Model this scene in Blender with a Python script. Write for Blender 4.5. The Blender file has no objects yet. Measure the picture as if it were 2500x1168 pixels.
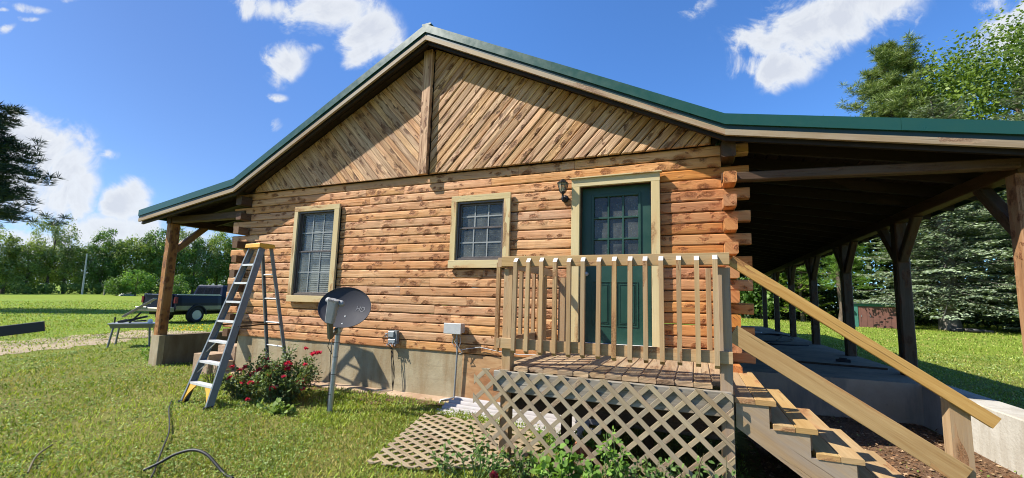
import bpy, math, random
import numpy as np
from mathutils import Vector, Matrix, noise
R_ = math.radians
S = bpy.context.scene
COL = S.collection

# ---------------------------------------------------------------- camera
cam_d = bpy.data.cameras.new('camera')
cam = bpy.data.objects.new('camera', cam_d); COL.objects.link(cam); S.camera = cam
cam_d.sensor_width = 36; cam_d.sensor_fit = 'HORIZONTAL'; cam_d.lens = 36*1008.33/2500
cam_d.shift_x = -53.16/2500; cam_d.shift_y = 35.17/2500
cam_d.clip_start = 0.05; cam_d.clip_end = 3000
def cam_axes(yaw, pit, rol):
    cy, sy, cp, sp = math.cos(yaw), math.sin(yaw), math.cos(pit), math.sin(pit)
    f = Vector((sy*cp, cy*cp, sp)); r = Vector((cy, -sy, 0)); u = r.cross(f)
    c, s = math.cos(rol), math.sin(rol)
    return c*r+s*u, -s*r+c*u, f
cr, cu, cf = cam_axes(-0.3747495, 0.11340314, 0.02414017)
M = Matrix((cr, cu, -cf)).transposed().to_4x4(); M.translation = (0, -5.2, 1.5)
cam.matrix_world = M

# ---------------------------------------------------------------- light
SUN_AZ, SUN_EL = R_(30), R_(46)      # sunlight travels towards +x,+y and down
sd = bpy.data.lights.new('sun', 'SUN'); sun = bpy.data.objects.new('sun', sd); COL.objects.link(sun)
sd.energy = 4.9; sd.angle = R_(0.53); sd.color = (1.0, 0.95, 0.86)
dirv = Vector((math.cos(SUN_AZ)*math.cos(SUN_EL), math.sin(SUN_AZ)*math.cos(SUN_EL), -math.sin(SUN_EL)))
sun.rotation_euler = dirv.to_track_quat('-Z', 'Y').to_euler(); sun.location = (-20, -20, 30)
S.view_settings.view_transform = 'Standard'; S.view_settings.look = 'None'
S.view_settings.exposure = 0.9; S.view_settings.gamma = 1.0
S.cycles.max_bounces = 8; S.cycles.transparent_max_bounces = 16
S.cycles.use_adaptive_sampling = True; S.cycles.adaptive_threshold = 0.02
S.cycles.use_denoising = True; S.cycles.pixel_filter_type = 'BLACKMAN_HARRIS'; S.cycles.filter_width = 1.05

# ---------------------------------------------------------------- node helper
class NT:
    def __init__(s, tree): s.t = tree; s.n = tree.nodes; s.l = tree.links
    def new(s, typ, **kw):
        n = s.n.new(typ)
        for k, v in kw.items():
            if k[0] == 'i' and (k[1:].isdigit()): s.set(n.inputs[int(k[1:])], v)
            else: setattr(n, k, v)
        return n
    def set(s, inp, v):
        if hasattr(v, 'is_linked'): s.l.new(v, inp)
        elif isinstance(v, bpy.types.Node): s.l.new(v.outputs[0], inp)
        else: inp.default_value = v
    def math(s, op, a, b=None, c=None, clamp=False):
        n = s.n.new('ShaderNodeMath'); n.operation = op; n.use_clamp = clamp
        s.set(n.inputs[0], a)
        if b is not None: s.set(n.inputs[1], b)
        if c is not None: s.set(n.inputs[2], c)
        return n.outputs[0]
    def mix(s, fac, a, b, blend='MIX'):
        n = s.n.new('ShaderNodeMix'); n.data_type = 'RGBA'; n.blend_type = blend
        s.set(n.inputs[0], fac); s.set(n.inputs[6], a if not isinstance(a, tuple) else (*a, 1)[:4]); s.set(n.inputs[7], b if not isinstance(b, tuple) else (*b, 1)[:4])
        return n.outputs[2]
    def noise(s, vec, scale, detail=3, rough=0.5, dist=0.0, dims='3D'):
        n = s.n.new('ShaderNodeTexNoise'); n.noise_dimensions = dims
        s.set(n.inputs['Vector'], vec); n.inputs['Scale'].default_value = scale
        n.inputs['Detail'].default_value = detail; n.inputs['Roughness'].default_value = rough
        n.inputs['Distortion'].default_value = dist
        return n.outputs[0]
    def map(s, v, a, b, c=0.0, d=1.0, smooth=False):
        n = s.n.new('ShaderNodeMapRange'); n.clamp = True
        if smooth: n.interpolation_type = 'SMOOTHSTEP'
        s.set(n.inputs[0], v); n.inputs[1].default_value = a; n.inputs[2].default_value = b
        n.inputs[3].default_value = c; n.inputs[4].default_value = d
        return n.outputs[0]
    def ramp(s, fac, stops):
        n = s.n.new('ShaderNodeValToRGB'); s.set(n.inputs[0], fac); e = n.color_ramp.elements
        while len(e) < len(stops): e.new(0.5)
        for i, (p, c) in enumerate(stops): e[i].position = p; e[i].color = (*c, 1)[:4]
        return n.outputs[0]
    def vmul(s, v, m):
        n = s.n.new('ShaderNodeVectorMath'); n.operation = 'MULTIPLY'; s.set(n.inputs[0], v); n.inputs[1].default_value = m
        return n.outputs[0]
    def vadd(s, a, b):
        n = s.n.new('ShaderNodeVectorMath'); n.operation = 'ADD'; s.set(n.inputs[0], a); s.set(n.inputs[1], b)
        return n.outputs[0]
    def comb(s, x, y, z=0.0):
        n = s.n.new('ShaderNodeCombineXYZ'); s.set(n.inputs[0], x); s.set(n.inputs[1], y); s.set(n.inputs[2], z)
        return n.outputs[0]
    def attr(s, name):
        n = s.n.new('ShaderNodeAttribute'); n.attribute_name = name; return n.outputs['Fac']
    def bump(s, h, strength=0.5, dist=0.01):
        n = s.n.new('ShaderNodeBump'); s.set(n.inputs['Height'], h); n.inputs['Strength'].default_value = strength
        n.inputs['Distance'].default_value = dist
        return n.outputs[0]
def mat(name):
    m = bpy.data.materials.new(name); m.use_nodes = True
    t = NT(m.node_tree); b = m.node_tree.nodes['Principled BSDF']
    return m, t, b
def simple(name, col, rough=0.5, metal=0.0, var=0.12, bump=0.0, nscale=8.0, spec=0.5, dirt=None):
    m, t, b = mat(name)
    co = t.new('ShaderNodeTexCoord').outputs['Object']
    n = t.noise(co, nscale, 5, 0.6)
    c = t.mix(t.map(n, 0.3, 0.7), tuple(x*(1-var) for x in col), tuple(min(1, x*(1+var)) for x in col))
    if dirt:
        n2 = t.noise(co, nscale*0.35, 6, 0.65)
        c = t.mix(t.map(n2, 0.5, 0.72), c, dirt)
    t.set(b.inputs['Base Color'], c); b.inputs['Roughness'].default_value = rough
    t.set(b.inputs['Roughness'], t.map(n, 0.2, 0.8, max(0, rough-0.08), min(1, rough+0.1)))
    b.inputs['Metallic'].default_value = metal; b.inputs['Specular IOR Level'].default_value = spec
    if bump: t.set(b.inputs['Normal'], t.bump(t.noise(co, nscale*6, 4, 0.6), 0.6, bump))
    return m

# ---------------------------------------------------------------- sky with clouds
W = bpy.data.worlds.new('World'); S.world = W; W.use_nodes = True
wt = NT(W.node_tree); bg = W.node_tree.nodes['Background']; 
sky = wt.new('ShaderNodeTexSky', sky_type='NISHITA', sun_disc=False)
sky.sun_elevation = SUN_EL; sky.sun_rotation = math.atan2(-dirv.x, -dirv.y)
sky.air_density = 1.0; sky.dust_density = 0.3; sky.ozone_density = 2.5; sky.altitude = 200
dd = wt.new('ShaderNodeTexCoord').outputs['Generated']
sep = wt.new('ShaderNodeSeparateXYZ', i0=dd)
YW = -0.3747495; HF = (math.sin(YW), math.cos(YW)); HR = (math.cos(YW), -math.sin(YW))
fx = wt.math('ADD', wt.math('MULTIPLY', sep.outputs[0], HF[0]), wt.math('MULTIPLY', sep.outputs[1], HF[1]))
rx = wt.math('ADD', wt.math('MULTIPLY', sep.outputs[0], HR[0]), wt.math('MULTIPLY', sep.outputs[1], HR[1]))
front = wt.map(fx, 0.02, 0.1)
fxc = wt.math('MAXIMUM', fx, 0.02)
pu = wt.math('DIVIDE', rx, fxc); pv = wt.math('DIVIDE', sep.outputs[2], fxc)
pc = wt.comb(pu, pv)
n1 = wt.noise(pc, 4.5, 9, 0.68, 0.9); n2 = wt.noise(pc, 13.0, 6, 0.60, 0.8); n0 = wt.noise(wt.vadd(pc, (3, 7, 1)), 2.2, 4, 0.6, 0.5)
CLOUDS = [(-1.283, 0.371, 0.123, 0.076, 0.03, 1.2), (-1.183, 0.321, 0.092, 0.102, 0.02, 1.35), (-1.199, 0.226, 0.131, 0.074, 0.02, 1.15), (-1.13, 0.238, 0.061, 0.074, 0.02, 1.2), (-1.006, 0.221, 0.068, 0.054, 0.69, 1.3), (-1.037, 0.153, 0.17, 0.051, 0.02, 1.1), (-0.873, 0.127, 0.13, 0.041, 0.02, 1.0), (-1.211, 0.114, 0.129, 0.046, 0.02, 1.0), (-1.33, 0.286, 0.122, 0.14, 0.02, 0.9), (-1.063, 0.34, 0.035, 0.015, 0.02, 0.62), (-0.782, 0.114, 0.09, 0.03, 0.02, 0.6), (-0.724, 0.743, 0.085, 0.044, 0.03, 1.1), (-0.553, 0.74, 0.144, 0.064, 0.03, 1.35), (-0.436, 0.68, 0.083, 0.088, -0.6, 1.3), (-0.647, 0.601, 0.055, 0.065, -0.51, 1.2), (-0.473, 0.6, 0.042, 0.025, 0.03, 0.7), (-0.582, 0.642, 0.037, 0.023, 0.03, 0.7), (-0.655, 0.499, 0.027, 0.018, 0.03, 0.75), (-0.659, 0.419, 0.022, 0.024, 0.59, 0.62), (-0.376, 0.647, 0.043, 0.056, -0.34, 0.7), (0.751, 0.745, 0.22, 0.091, 0.25, 1.5), (0.819, 0.804, 0.224, 0.063, 0.3, 1.4), (0.617, 0.611, 0.103, 0.061, 0.3, 1.4), (0.578, 0.683, 0.08, 0.063, 0.03, 1.25), (0.893, 0.789, 0.133, 0.046, 0.25, 1.05), (0.715, 0.664, 0.088, 0.055, 0.39, 1.05), (1.242, 0.734, 0.167, 0.063, 0.73, 1.4), (1.256, 0.667, 0.106, 0.073, 0.73, 1.2), (0.426, 0.765, 0.056, 0.036, 0.57, 0.8), (0.991, 0.739, 0.059, 0.01, 0.95, 0.42), (-1.324, 0.719, 0.065, 0.018, -0.12, 0.7), (-1.319, 0.685, 0.036, 0.012, 0.03, 0.6), (-1.371, 0.65, 0.032, 0.017, 0.52, 0.6), (-1.227, 0.745, 0.053, 0.016, 0.03, 0.7), (-1.386, 0.706, 0.015, 0.009, 0.03, 0.6), (-0.897, 0.234, 0.025, 0.01, 0.02, 0.45), (1.205, 0.791, 0.065, 0.059, 0.03, 0.8)]
puw = wt.math('MULTIPLY_ADD', wt.math('SUBTRACT', n1, 0.5), 0.10, pu); pvw = wt.math('MULTIPLY_ADD', wt.math('SUBTRACT', n0, 0.5), 0.12, pv)
dens = None
for (u, v, a, b_, th, w) in CLOUDS:
    c, s_ = math.cos(th), math.sin(th)
    du = wt.math('SUBTRACT', puw, u); dv = wt.math('SUBTRACT', pvw, v)
    e1 = wt.math('DIVIDE', wt.math('ADD', wt.math('MULTIPLY', du, c), wt.math('MULTIPLY', dv, s_)), a)
    e2 = wt.math('DIVIDE', wt.math('ADD', wt.math('MULTIPLY', du, -s_), wt.math('MULTIPLY', dv, c)), b_)
    q = wt.math('ADD', wt.math('MULTIPLY', e1, e1), wt.math('MULTIPLY', e2, e2))
    g = wt.math('MULTIPLY', wt.math('EXPONENT', wt.math('MULTIPLY', q, -1.0)), w)
    dens = g if dens is None else wt.math('MAXIMUM', dens, g)
nn = wt.math('ADD', wt.math('MULTIPLY', wt.math('SUBTRACT', n1, 0.5), 2.0), wt.math('MULTIPLY', wt.math('SUBTRACT', n2, 0.5), 1.05))
dn = wt.math('ADD', dens, wt.math('MULTIPLY', nn, wt.map(dens, 0.02, 0.5, 0.0, 1.0)))
cm = wt.math('MULTIPLY', wt.map(dn, 0.28, 0.92, 0.0, 1.0, True), front)
cm = wt.math('MULTIPLY', cm, wt.map(wt.math('ADD', dn, n2), 0.5, 1.7, 0.80, 0.95))
shade = wt.map(wt.math('ADD', dn, wt.math('MULTIPLY', nn, 0.5)), 0.4, 1.5, 0.0, 1.0)
ccol = wt.ramp(shade, [(0.0, (6.8, 7.5, 8.6)), (0.5, (8.3, 8.6, 9.0)), (1.0, (6.8, 7.2, 8.0))])
# clear-sky colour graded along the view azimuth and height (paler to the left and low down)
sat = wt.new('ShaderNodeHueSaturation'); sat.inputs['Saturation'].default_value = 1.0; sat.inputs['Value'].default_value = 1.0
wt.set(sat.inputs['Color'], sky.outputs[0])
tsel = wt.map(wt.math('ADD', pu, wt.math('MULTIPLY', pv, 0.5)), -0.75, 0.35, 0.0, 1.0, True)
tint = wt.mix(1.0, sat.outputs[0], wt.mix(tsel, (0.92, 1.15, 1.55), (1.0, 1.62, 2.35)), 'MULTIPLY')
wt.set(bg.inputs[0], wt.mix(cm, tint, ccol)); bg.inputs[1].default_value = 0.056

# ---------------------------------------------------------------- mesh builder
class MB:
    def __init__(s): s.v = []; s.f = []; s.uv = []; s.r = []
    def face(s, pts, uvs=None, r=0.5):
        i = len(s.v); s.v += [tuple(p) for p in pts]; s.f.append(tuple(range(i, i+len(pts))))
        s.uv += uvs if uvs else [(p[0], p[2]) for p in pts]; s.r.append(r)
    def loops(s, rings, us, r=0.5, caps=True, vlen=None, capr=None):
        """rings: list of point lists with equal counts (closed); us: length coordinate per ring"""
        n = len(rings[0]); base = len(s.v)
        for rg in rings: s.v += [tuple(p) for p in rg]
        if vlen is None:
            vlen = [0.0]
            for i in range(n): vlen.append(vlen[-1]+(Vector(rings[0][(i+1) % n])-Vector(rings[0][i])).length)
        for k in range(len(rings)-1):
            for i in range(n):
                j = (i+1) % n
                s.f.append((base+k*n+i, base+k*n+j, base+(k+1)*n+j, base+(k+1)*n+i))
                s.uv += [(us[k], vlen[i]), (us[k], vlen[i+1]), (us[k+1], vlen[i+1]), (us[k+1], vlen[i])]; s.r.append(r)
        if caps:
            for rg, fl in ((rings[0], True), (rings[-1], False)):
                c = sum((Vector(p) for p in rg), Vector())/n
                d1 = (Vector(rg[0])-c); d1 = d1.normalized() if d1.length > 1e-6 else Vector((1, 0, 0))
                nr = (Vector(rg[0])-c).cross(Vector(rg[n//3 if n > 3 else 1])-c)
                nr = nr.normalized() if nr.length > 1e-9 else Vector((0, 0, 1)); d2 = nr.cross(d1)
                pts = list(reversed(rg)) if fl else rg
                s.face(pts, [(3.3+(Vector(p)-c).dot(d1), 7.7+(Vector(p)-c).dot(d2)) for p in pts], r if capr is None else capr)
    def box(s, x0, x1, y0, y1, z0, z1, r=None, ch=0.0):
        d = (x1-x0, y1-y0, z1-z0); ax = max(range(3), key=lambda i: d[i])
        c = [(x0+x1)/2, (y0+y1)/2, (z0+z1)/2]
        p0 = list(c); p1 = list(c); p0[ax] = (x0, y0, z0)[ax]; p1[ax] = (x1, y1, z1)[ax]
        up = Vector((0, 0, 1)) if ax != 2 else Vector((0, 1, 0))
        side = {0: 1, 1: 0, 2: 0}[ax]; upax = 2 if ax != 2 else 1
        s.beam(p0, p1, d[side], d[upax], up, r, ch)
    def beam(s, p0, p1, w, h, up=(0, 0, 1), r=None, ch=0.003, wob=0.0, seg=1, taper=1.0):
        """w across (side), h along up"""
        if r is None: r = random.random()
        p0 = Vector(p0); p1 = Vector(p1); d = p1-p0; L = d.length; d.normalize()
        up = Vector(up); sd_ = d.cross(up)
        if sd_.length < 1e-5: sd_ = d.cross(Vector((1, 0, 0)))
        sd_.normalize(); u = sd_.cross(d).normalized()
        def ring(c, k, w, h):
            if ch > 0:
                a, b2 = w/2, h/2; q = min(ch, a*0.45, b2*0.45)
                pr = [(-a+q, -b2), (a-q, -b2), (a, -b2+q), (a, b2-q), (a-q, b2), (-a+q, b2), (-a, b2-q), (-a, -b2+q)]
            else: pr = [(-w/2, -h/2), (w/2, -h/2), (w/2, h/2), (-w/2, h/2)]
            return [c+sd_*x+u*y for x, y in pr]
        rings = []; us = []
        u0 = random.random()*3
        for k in range(seg+1):
            t = k/seg; c = p0+d*(L*t)
            if wob: c = c+sd_*random.uniform(-wob, wob)+u*random.uniform(-wob, wob)
            sc = 1+(taper-1)*t
            rings.append(ring(c, k, w*sc*(1+random.uniform(-wob, wob)*3), h*sc*(1+random.uniform(-wob, wob)*3))); us.append(u0+L*t)
        s.loops(rings, us, r)
    def tube(s, pts, rad, n=8, r=0.5, caps=True):
        pts = [Vector(p) for p in pts]; rings = []; us = []; L = 0
        prev = None
        for i, p in enumerate(pts):
            d = (pts[min(i+1, len(pts)-1)]-pts[max(i-1, 0)]).normalized()
            if prev is None: a = d.orthogonal().normalized()
            else: a = (prev-d*prev.dot(d)).normalized() if (prev-d*prev.dot(d)).length > 1e-6 else d.orthogonal().normalized()
            prev = a; b2 = d.cross(a)
            rr = rad[i] if isinstance(rad, (list, tuple)) else rad
            rings.append([p+(a*math.cos(2*math.pi*k/n)+b2*math.sin(2*math.pi*k/n))*rr for k in range(n)])
            if i: L += (p-pts[i-1]).length
            us.append(L)
        s.loops(rings, us, r, caps)
    def lathe(s, c, axis, prof, n=24, r=0.5, sx=1.0):
        """prof: (radius, height) along axis"""
        ax = Vector(axis).normalized(); a = ax.orthogonal().normalized(); b2 = ax.cross(a); c = Vector(c)
        rings = [[c+ax*h+(a*math.cos(2*math.pi*k/n)+b2*math.sin(2*math.pi*k/n))*max(rr, 1e-4) for k in range(n)] for rr, h in prof]
        us = [h for _, h in prof]; s.loops(rings, us, r)
    def prism(s, poly, nvec, t, r=None, ch=0.0, uvax=None):
        """extrude a planar convex polygon (front face) backwards along -nvec by t, chamfered front edge"""
        if r is None: r = random.random()
        nv = Vector(nvec).normalized(); P = [Vector(p) for p in poly]; c = sum(P, Vector())/len(P)
        n = len(P)
        if ch > 0:
            ins = []
            for i in range(n):
                e1 = (P[i]-P[i-1]).normalized(); e2 = (P[(i+1) % n]-P[i]).normalized()
                m = nv.cross(e1)+nv.cross(e2)
                if m.length < 1e-6: m = nv.cross(e1)
                m.normalize(); k = max(0.3, m.dot(nv.cross(e1)))
                q = P[i]+m*(ch/k)
                if (q-c).dot(P[i]-c) <= 0: q = c*0.7+P[i]*0.3
                ins.append(q)
        else: ins = P
        ax = Vector(uvax).normalized() if uvax is not None else (P[1]-P[0]).normalized(); bx = nv.cross(ax)
        off = random.random()*5
        def U(p): return (off+Vector(p).dot(ax), Vector(p).dot(bx)-c.dot(bx))
        s.face(ins, [U(p) for p in ins], r)
        back = [p-nv*t for p in P]
        if ch > 0:
            mid = [p-nv*ch for p in P]
            for i in range(n):
                j = (i+1) % n; q = [mid[i], mid[j], ins[j], ins[i]]; s.face(q, [U(p) for p in q], r)
        else: mid = P
        for i in range(n):
            j = (i+1) % n; q = [back[i], back[j], mid[j], mid[i]]; s.face(q, [U(p) for p in q], r)
        q = list(reversed(back)); s.face(q, [U(p) for p in q], r)
    def build(s, name, m, parent=None, smooth=False):
        me = bpy.data.meshes.new(name); me.from_pydata(s.v, [], s.f)
        uvl = me.uv_layers.new(name='UVMap')
        uvl.data.foreach_set('uv', np.array(s.uv, dtype=np.float32).ravel())
        a = me.attributes.new('rnd', 'FLOAT', 'FACE'); a.data.foreach_set('value', np.array(s.r, dtype=np.float32))
        if smooth: me.polygons.foreach_set('use_smooth', [True]*len(me.polygons))
        me.materials.append(m)
        return link(bpy.data.objects.new(name, me), parent)
def link(o, parent=None):
    COL.objects.link(o)
    if parent is not None:
        o.parent = parent
        o.matrix_parent_inverse = Matrix.Translation(-Vector(parent.location)) if parent.type == 'EMPTY' else Matrix.Identity(4)
    return o
def tag(o, label=None, cat=None, group=None, kind=None):
    if label: o['label'] = label
    if cat: o['category'] = cat
    if group: o['group'] = group
    if kind: o['kind'] = kind
    return o
def thing(name, loc, label, cat, group=None):
    o = bpy.data.objects.new(name, None); o.location = loc; o.empty_display_size = 0.1
    COL.objects.link(o); return tag(o, label, cat, group)
def copy_tree(o, parent=None):
    c = o.copy(); COL.objects.link(c)
    if parent is not None: c.parent = parent; c.matrix_parent_inverse = o.matrix_parent_inverse.copy()
    for ch in [x for x in o.children]: copy_tree(ch, c)
    return c
def mesh_np(name, V, F, m, parent=None, rnd=None, tri=False, uv=None):
    """fast mesh: V (n,3), F (m,k)"""
    k = F.shape[1]; me = bpy.data.meshes.new(name)
    me.vertices.add(len(V)); me.vertices.foreach_set('co', V.astype(np.float32).ravel())
    me.loops.add(F.size); me.loops.foreach_set('vertex_index', F.astype(np.int32).ravel())
    me.polygons.add(len(F)); me.polygons.foreach_set('loop_start', np.arange(0, F.size, k, dtype=np.int32))
    me.polygons.foreach_set('loop_total', np.full(len(F), k, dtype=np.int32))
    me.update(calc_edges=True)
    if rnd is not None:
        a = me.attributes.new('rnd', 'FLOAT', 'FACE'); a.data.foreach_set('value', rnd.astype(np.float32))
    me.materials.append(m)
    return link(bpy.data.objects.new(name, me), parent)

# ---------------------------------------------------------------- materials
def wood(name, light, dark, knotc=(0.10, 0.04, 0.015), knots=1.0, ku=2.6, kv=7.0, grain=1.0, bumpd=0.004, rough=0.62, var=0.35, grey=None, greyamt=0.0, spec=0.25, flare=0.0, gv=55):
    m, t, b = mat(name)
    uv = t.new('ShaderNodeTexCoord').outputs['UV']; rnd = t.attr('rnd')
    off = t.comb(t.math('MULTIPLY', rnd, 37.3), t.math('MULTIPLY', rnd, 91.7), t.math('MULTIPLY', rnd, 13.0))
    co = t.vadd(uv, off)
    # knots: voronoi cells, only some carry a knot
    def knot(ku, kv, keep, r0, seed):
        wv = t.vadd(co, t.comb(t.math('MULTIPLY', t.math('SUBTRACT', t.noise(co, 9, 2), 0.5), 0.10), t.math('MULTIPLY', t.math('SUBTRACT', t.noise(t.vadd(co, (5, 5, 5)), 9, 2), 0.5), 0.06)))
        wv = t.vadd(wv, t.comb(t.math('MULTIPLY', t.math('SUBTRACT', t.noise(co, 38, 3, 0.7), 0.5), 0.09), t.math('MULTIPLY', t.math('SUBTRACT', t.noise(t.vadd(co, (9, 2, 5)), 30, 3, 0.7), 0.5), 0.035)))
        v = t.new('ShaderNodeTexVoronoi', voronoi_dimensions='2D'); v.inputs['Scale'].default_value = 1.0
        v.inputs['Randomness'].default_value = 0.9
        t.set(v.inputs['Vector'], t.vadd(t.vmul(wv, (ku, kv, 1)), (seed, seed*2, 0)))
        sep = t.new('ShaderNodeSeparateColor', i0=v.outputs['Color'])
        on = t.math('LESS_THAN', sep.outputs[0], t.math('MULTIPLY', t.map(t.noise(t.vadd(t.vmul(co, (1.7, 5, 1)), (seed, 1, 1)), 1.0, 2), 0.40, 0.62, 0.25, 1.5), keep))
        rad = t.math('MULTIPLY_ADD', sep.outputs[1], r0*0.8, r0*0.7)
        d = t.math('DIVIDE', v.outputs['Distance'], rad)
        ring = t.math('MULTIPLY', t.map(d, 0.45, 1.15, 1.0, 0.0, True), t.map(d, 0.02, 0.34, 0.35, 1.0, True))
        core = t.math('MULTIPLY', t.math('MULTIPLY', ring, t.map(t.noise(co, 70, 3, 0.7), 0.36, 0.56, 0.35, 1.0)), on)
        halo = t.math('MULTIPLY', t.map(d, 0.8, 2.3, 1.0, 0.0, True), on)
        return core, halo, d
    k1, h1, d1 = knot(ku, kv, 0.50*knots, 0.30, 3.1)
    k2, h2, d2 = knot(ku*1.7, kv*1.6, 0.30*knots, 0.26, 8.7)
    core = t.math('MAXIMUM', k1, k2); halo = t.math('MAXIMUM', h1, h2)
    # long grain bent round the knots
    bend = t.math('MULTIPLY', halo, 0.035)
    gco = t.vadd(co, t.comb(0.0, bend, 0.0))
    g1 = t.noise(t.vmul(gco, (1.3, gv*0.42, 1)), 1.0, 4, 0.6, 0.6)
    g2 = t.noise(t.vmul(gco, (4.0, gv*2.2, 1)), 1.0, 3, 0.6, 0.2)
    g3 = t.noise(t.vmul(co, (0.9, 3.0, 1)), 1.0, 3, 0.5)
    gg = t.math('ADD', t.math('MULTIPLY', g1, 0.62), t.math('MULTIPLY', g2, 0.38))
    c = t.mix(t.map(gg, 0.5-0.17/grain, 0.5+0.17/grain), dark, light)
    c = t.mix(t.map(g3, 0.35, 0.72, 0.0, 0.5), c, tuple(x*y for x, y in zip(dark, (1.0, 0.85, 0.7))))
    # board to board difference
    hs = t.new('ShaderNodeHueSaturation'); t.set(hs.inputs['Color'], c)
    t.set(hs.inputs['Value'], t.map(t.math('FRACT', t.math('MULTIPLY', rnd, 7.31)), 0, 1, 1-var, 1+var*0.55))
    t.set(hs.inputs['Saturation'], t.map(t.math('FRACT', t.math('MULTIPLY', rnd, 3.77)), 0, 1, 0.92, 1.08))
    t.set(hs.inputs['Hue'], t.map(t.math('FRACT', t.math('MULTIPLY', rnd, 17.1)), 0, 1, 0.496, 0.504))
    c = hs.outputs[0]
    if grey is not None:
        gn = t.noise(t.vmul(co, (0.8, 5, 1)), 1.3, 5, 0.65)
        c = t.mix(t.map(gn, 0.42-0.25*greyamt, 0.72-0.25*greyamt, 0, min(1, greyamt*1.6)), c, grey)
    kc = t.mix(t.map(g2, 0.35, 0.65), knotc, tuple(x*2.2 for x in knotc))
    c = t.mix(t.math('MULTIPLY', t.math('MULTIPLY', halo, 0.55+flare), t.map(gg, 0.35, 0.6, 1.0, 0.25)), c, tuple(x*3.0 for x in knotc))
    c = t.mix(t.math('MULTIPLY', core, 0.88), c, kc)
    # checks and cracks along the grain
    cr_ = t.noise(t.vmul(gco, (1.6, gv*1.1, 1)), 1.0, 2, 0.5, 0.3)
    crm = t.map(cr_, 0.28, 0.33, 1.0, 0.0)
    c = t.mix(t.math('MULTIPLY', crm, 0.40), c, tuple(x*0.35 for x in dark))
    t.set(b.inputs['Base Color'], c); b.inputs['Roughness'].default_value = rough; b.inputs['Specular IOR Level'].default_value = spec
    h = t.math('ADD', t.math('MULTIPLY', gg, 0.7), t.math('ADD', t.math('MULTIPLY', core, -0.7), t.math('MULTIPLY', h1, 0.5)))
    h = t.math('ADD', h, t.math('MULTIPLY', crm, -0.6))
    t.set(b.inputs['Normal'], t.bump(h, 0.9, bumpd))
    return m
CEDAR = wood('cedar_log', (0.72, 0.43, 0.22), (0.43, 0.19, 0.07), (0.105, 0.034, 0.009), knots=0.80, ku=4.6, kv=7.5, grain=1.0, bumpd=0.014, var=0.13, flare=0.1, gv=80)
CEDAR_RED = wood('cedar_log_oiled', (0.60, 0.29, 0.10), (0.36, 0.135, 0.04), (0.12, 0.036, 0.010), knots=0.75, ku=4.6, kv=7.5, grain=0.95, bumpd=0.012, var=0.14, flare=0.1, gv=70)
GABLE = wood('gable_board', (0.78, 0.50, 0.27), (0.28, 0.13, 0.05), (0.065, 0.024, 0.008), knots=0.45, ku=4.0, kv=10.0, grain=1.5, bumpd=0.012, var=0.22, grey=(0.30, 0.20, 0.12), greyamt=0.08, gv=60)
ENDGRAIN = None
TREATED = wood('treated_pine', (0.50, 0.345, 0.175), (0.31, 0.19, 0.08), (0.13, 0.06, 0.025), knots=0.5, ku=1.2, kv=7, grain=0.85, bumpd=0.003, var=0.22, grey=(0.36, 0.30, 0.22), greyamt=0.18)
TRIM_Y = wood('new_trim_board', (0.60, 0.50, 0.28), (0.48, 0.38, 0.19), (0.16, 0.08, 0.03), knots=0.35, ku=1.2, kv=7, grain=0.7, bumpd=0.002, var=0.10)
HANDRAIL = wood('golden_pine', (0.52, 0.345, 0.14), (0.32, 0.175, 0.055), (0.13, 0.055, 0.02), knots=0.55, ku=1.1, kv=6, grain=0.9, bumpd=0.003, var=0.15)
STEP_W = wood('stair_board', (0.50, 0.355, 0.18), (0.33, 0.21, 0.09), (0.15, 0.07, 0.03), knots=0.4, ku=1.2, kv=6, grain=0.8, bumpd=0.003, var=0.15)
STRINGER = wood('stringer_board', (0.42, 0.30, 0.17), (0.25, 0.16, 0.085), (0.10, 0.05, 0.025), knots=0.5, ku=1.0, kv=4, grain=0.9, bumpd=0.003, var=0.15, grey=(0.27, 0.25, 0.23), greyamt=0.35)
DECKW = wood('weathered_deck', (0.50, 0.355, 0.20), (0.25, 0.15, 0.075), (0.10, 0.055, 0.03), knots=0.6, ku=1.6, kv=7, grain=1.2, bumpd=0.006, var=0.22, grey=(0.40, 0.33, 0.24), greyamt=0.25)
GREYW = wood('grey_weathered', (0.33, 0.28, 0.20), (0.15, 0.12, 0.08), (0.10, 0.07, 0.045), knots=0.5, ku=1.6, kv=7, grain=1.3, bumpd=0.005, var=0.25, grey=(0.40, 0.38, 0.33), greyamt=0.35)
LATT = wood('lattice_slat', (0.40, 0.32, 0.20), (0.24, 0.18, 0.105), (0.12, 0.08, 0.05), knots=0.4, ku=2.0, kv=9, grain=1.0, bumpd=0.002, var=0.22, grey=(0.34, 0.295, 0.22), greyamt=0.25)
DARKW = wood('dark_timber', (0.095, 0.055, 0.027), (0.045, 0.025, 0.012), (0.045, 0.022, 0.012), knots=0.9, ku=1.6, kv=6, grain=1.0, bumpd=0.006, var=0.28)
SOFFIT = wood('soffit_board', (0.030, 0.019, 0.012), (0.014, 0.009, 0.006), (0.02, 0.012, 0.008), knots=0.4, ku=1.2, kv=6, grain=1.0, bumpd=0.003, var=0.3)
FASCIA = wood('rake_board', (0.42, 0.32, 0.20), (0.26, 0.18, 0.10), (0.13, 0.07, 0.04), knots=0.4, ku=1.2, kv=7, grain=1.0, bumpd=0.004, var=0.15, grey=(0.38, 0.34, 0.28), greyamt=0.25)
POSTW = wood('hewn_post', (0.44, 0.235, 0.095), (0.26, 0.115, 0.04), (0.085, 0.03, 0.012), knots=1.3, ku=5.0, kv=7, grain=0.9, bumpd=0.012, var=0.15, grey=(0.24, 0.17, 0.10), greyamt=0.2)
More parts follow.
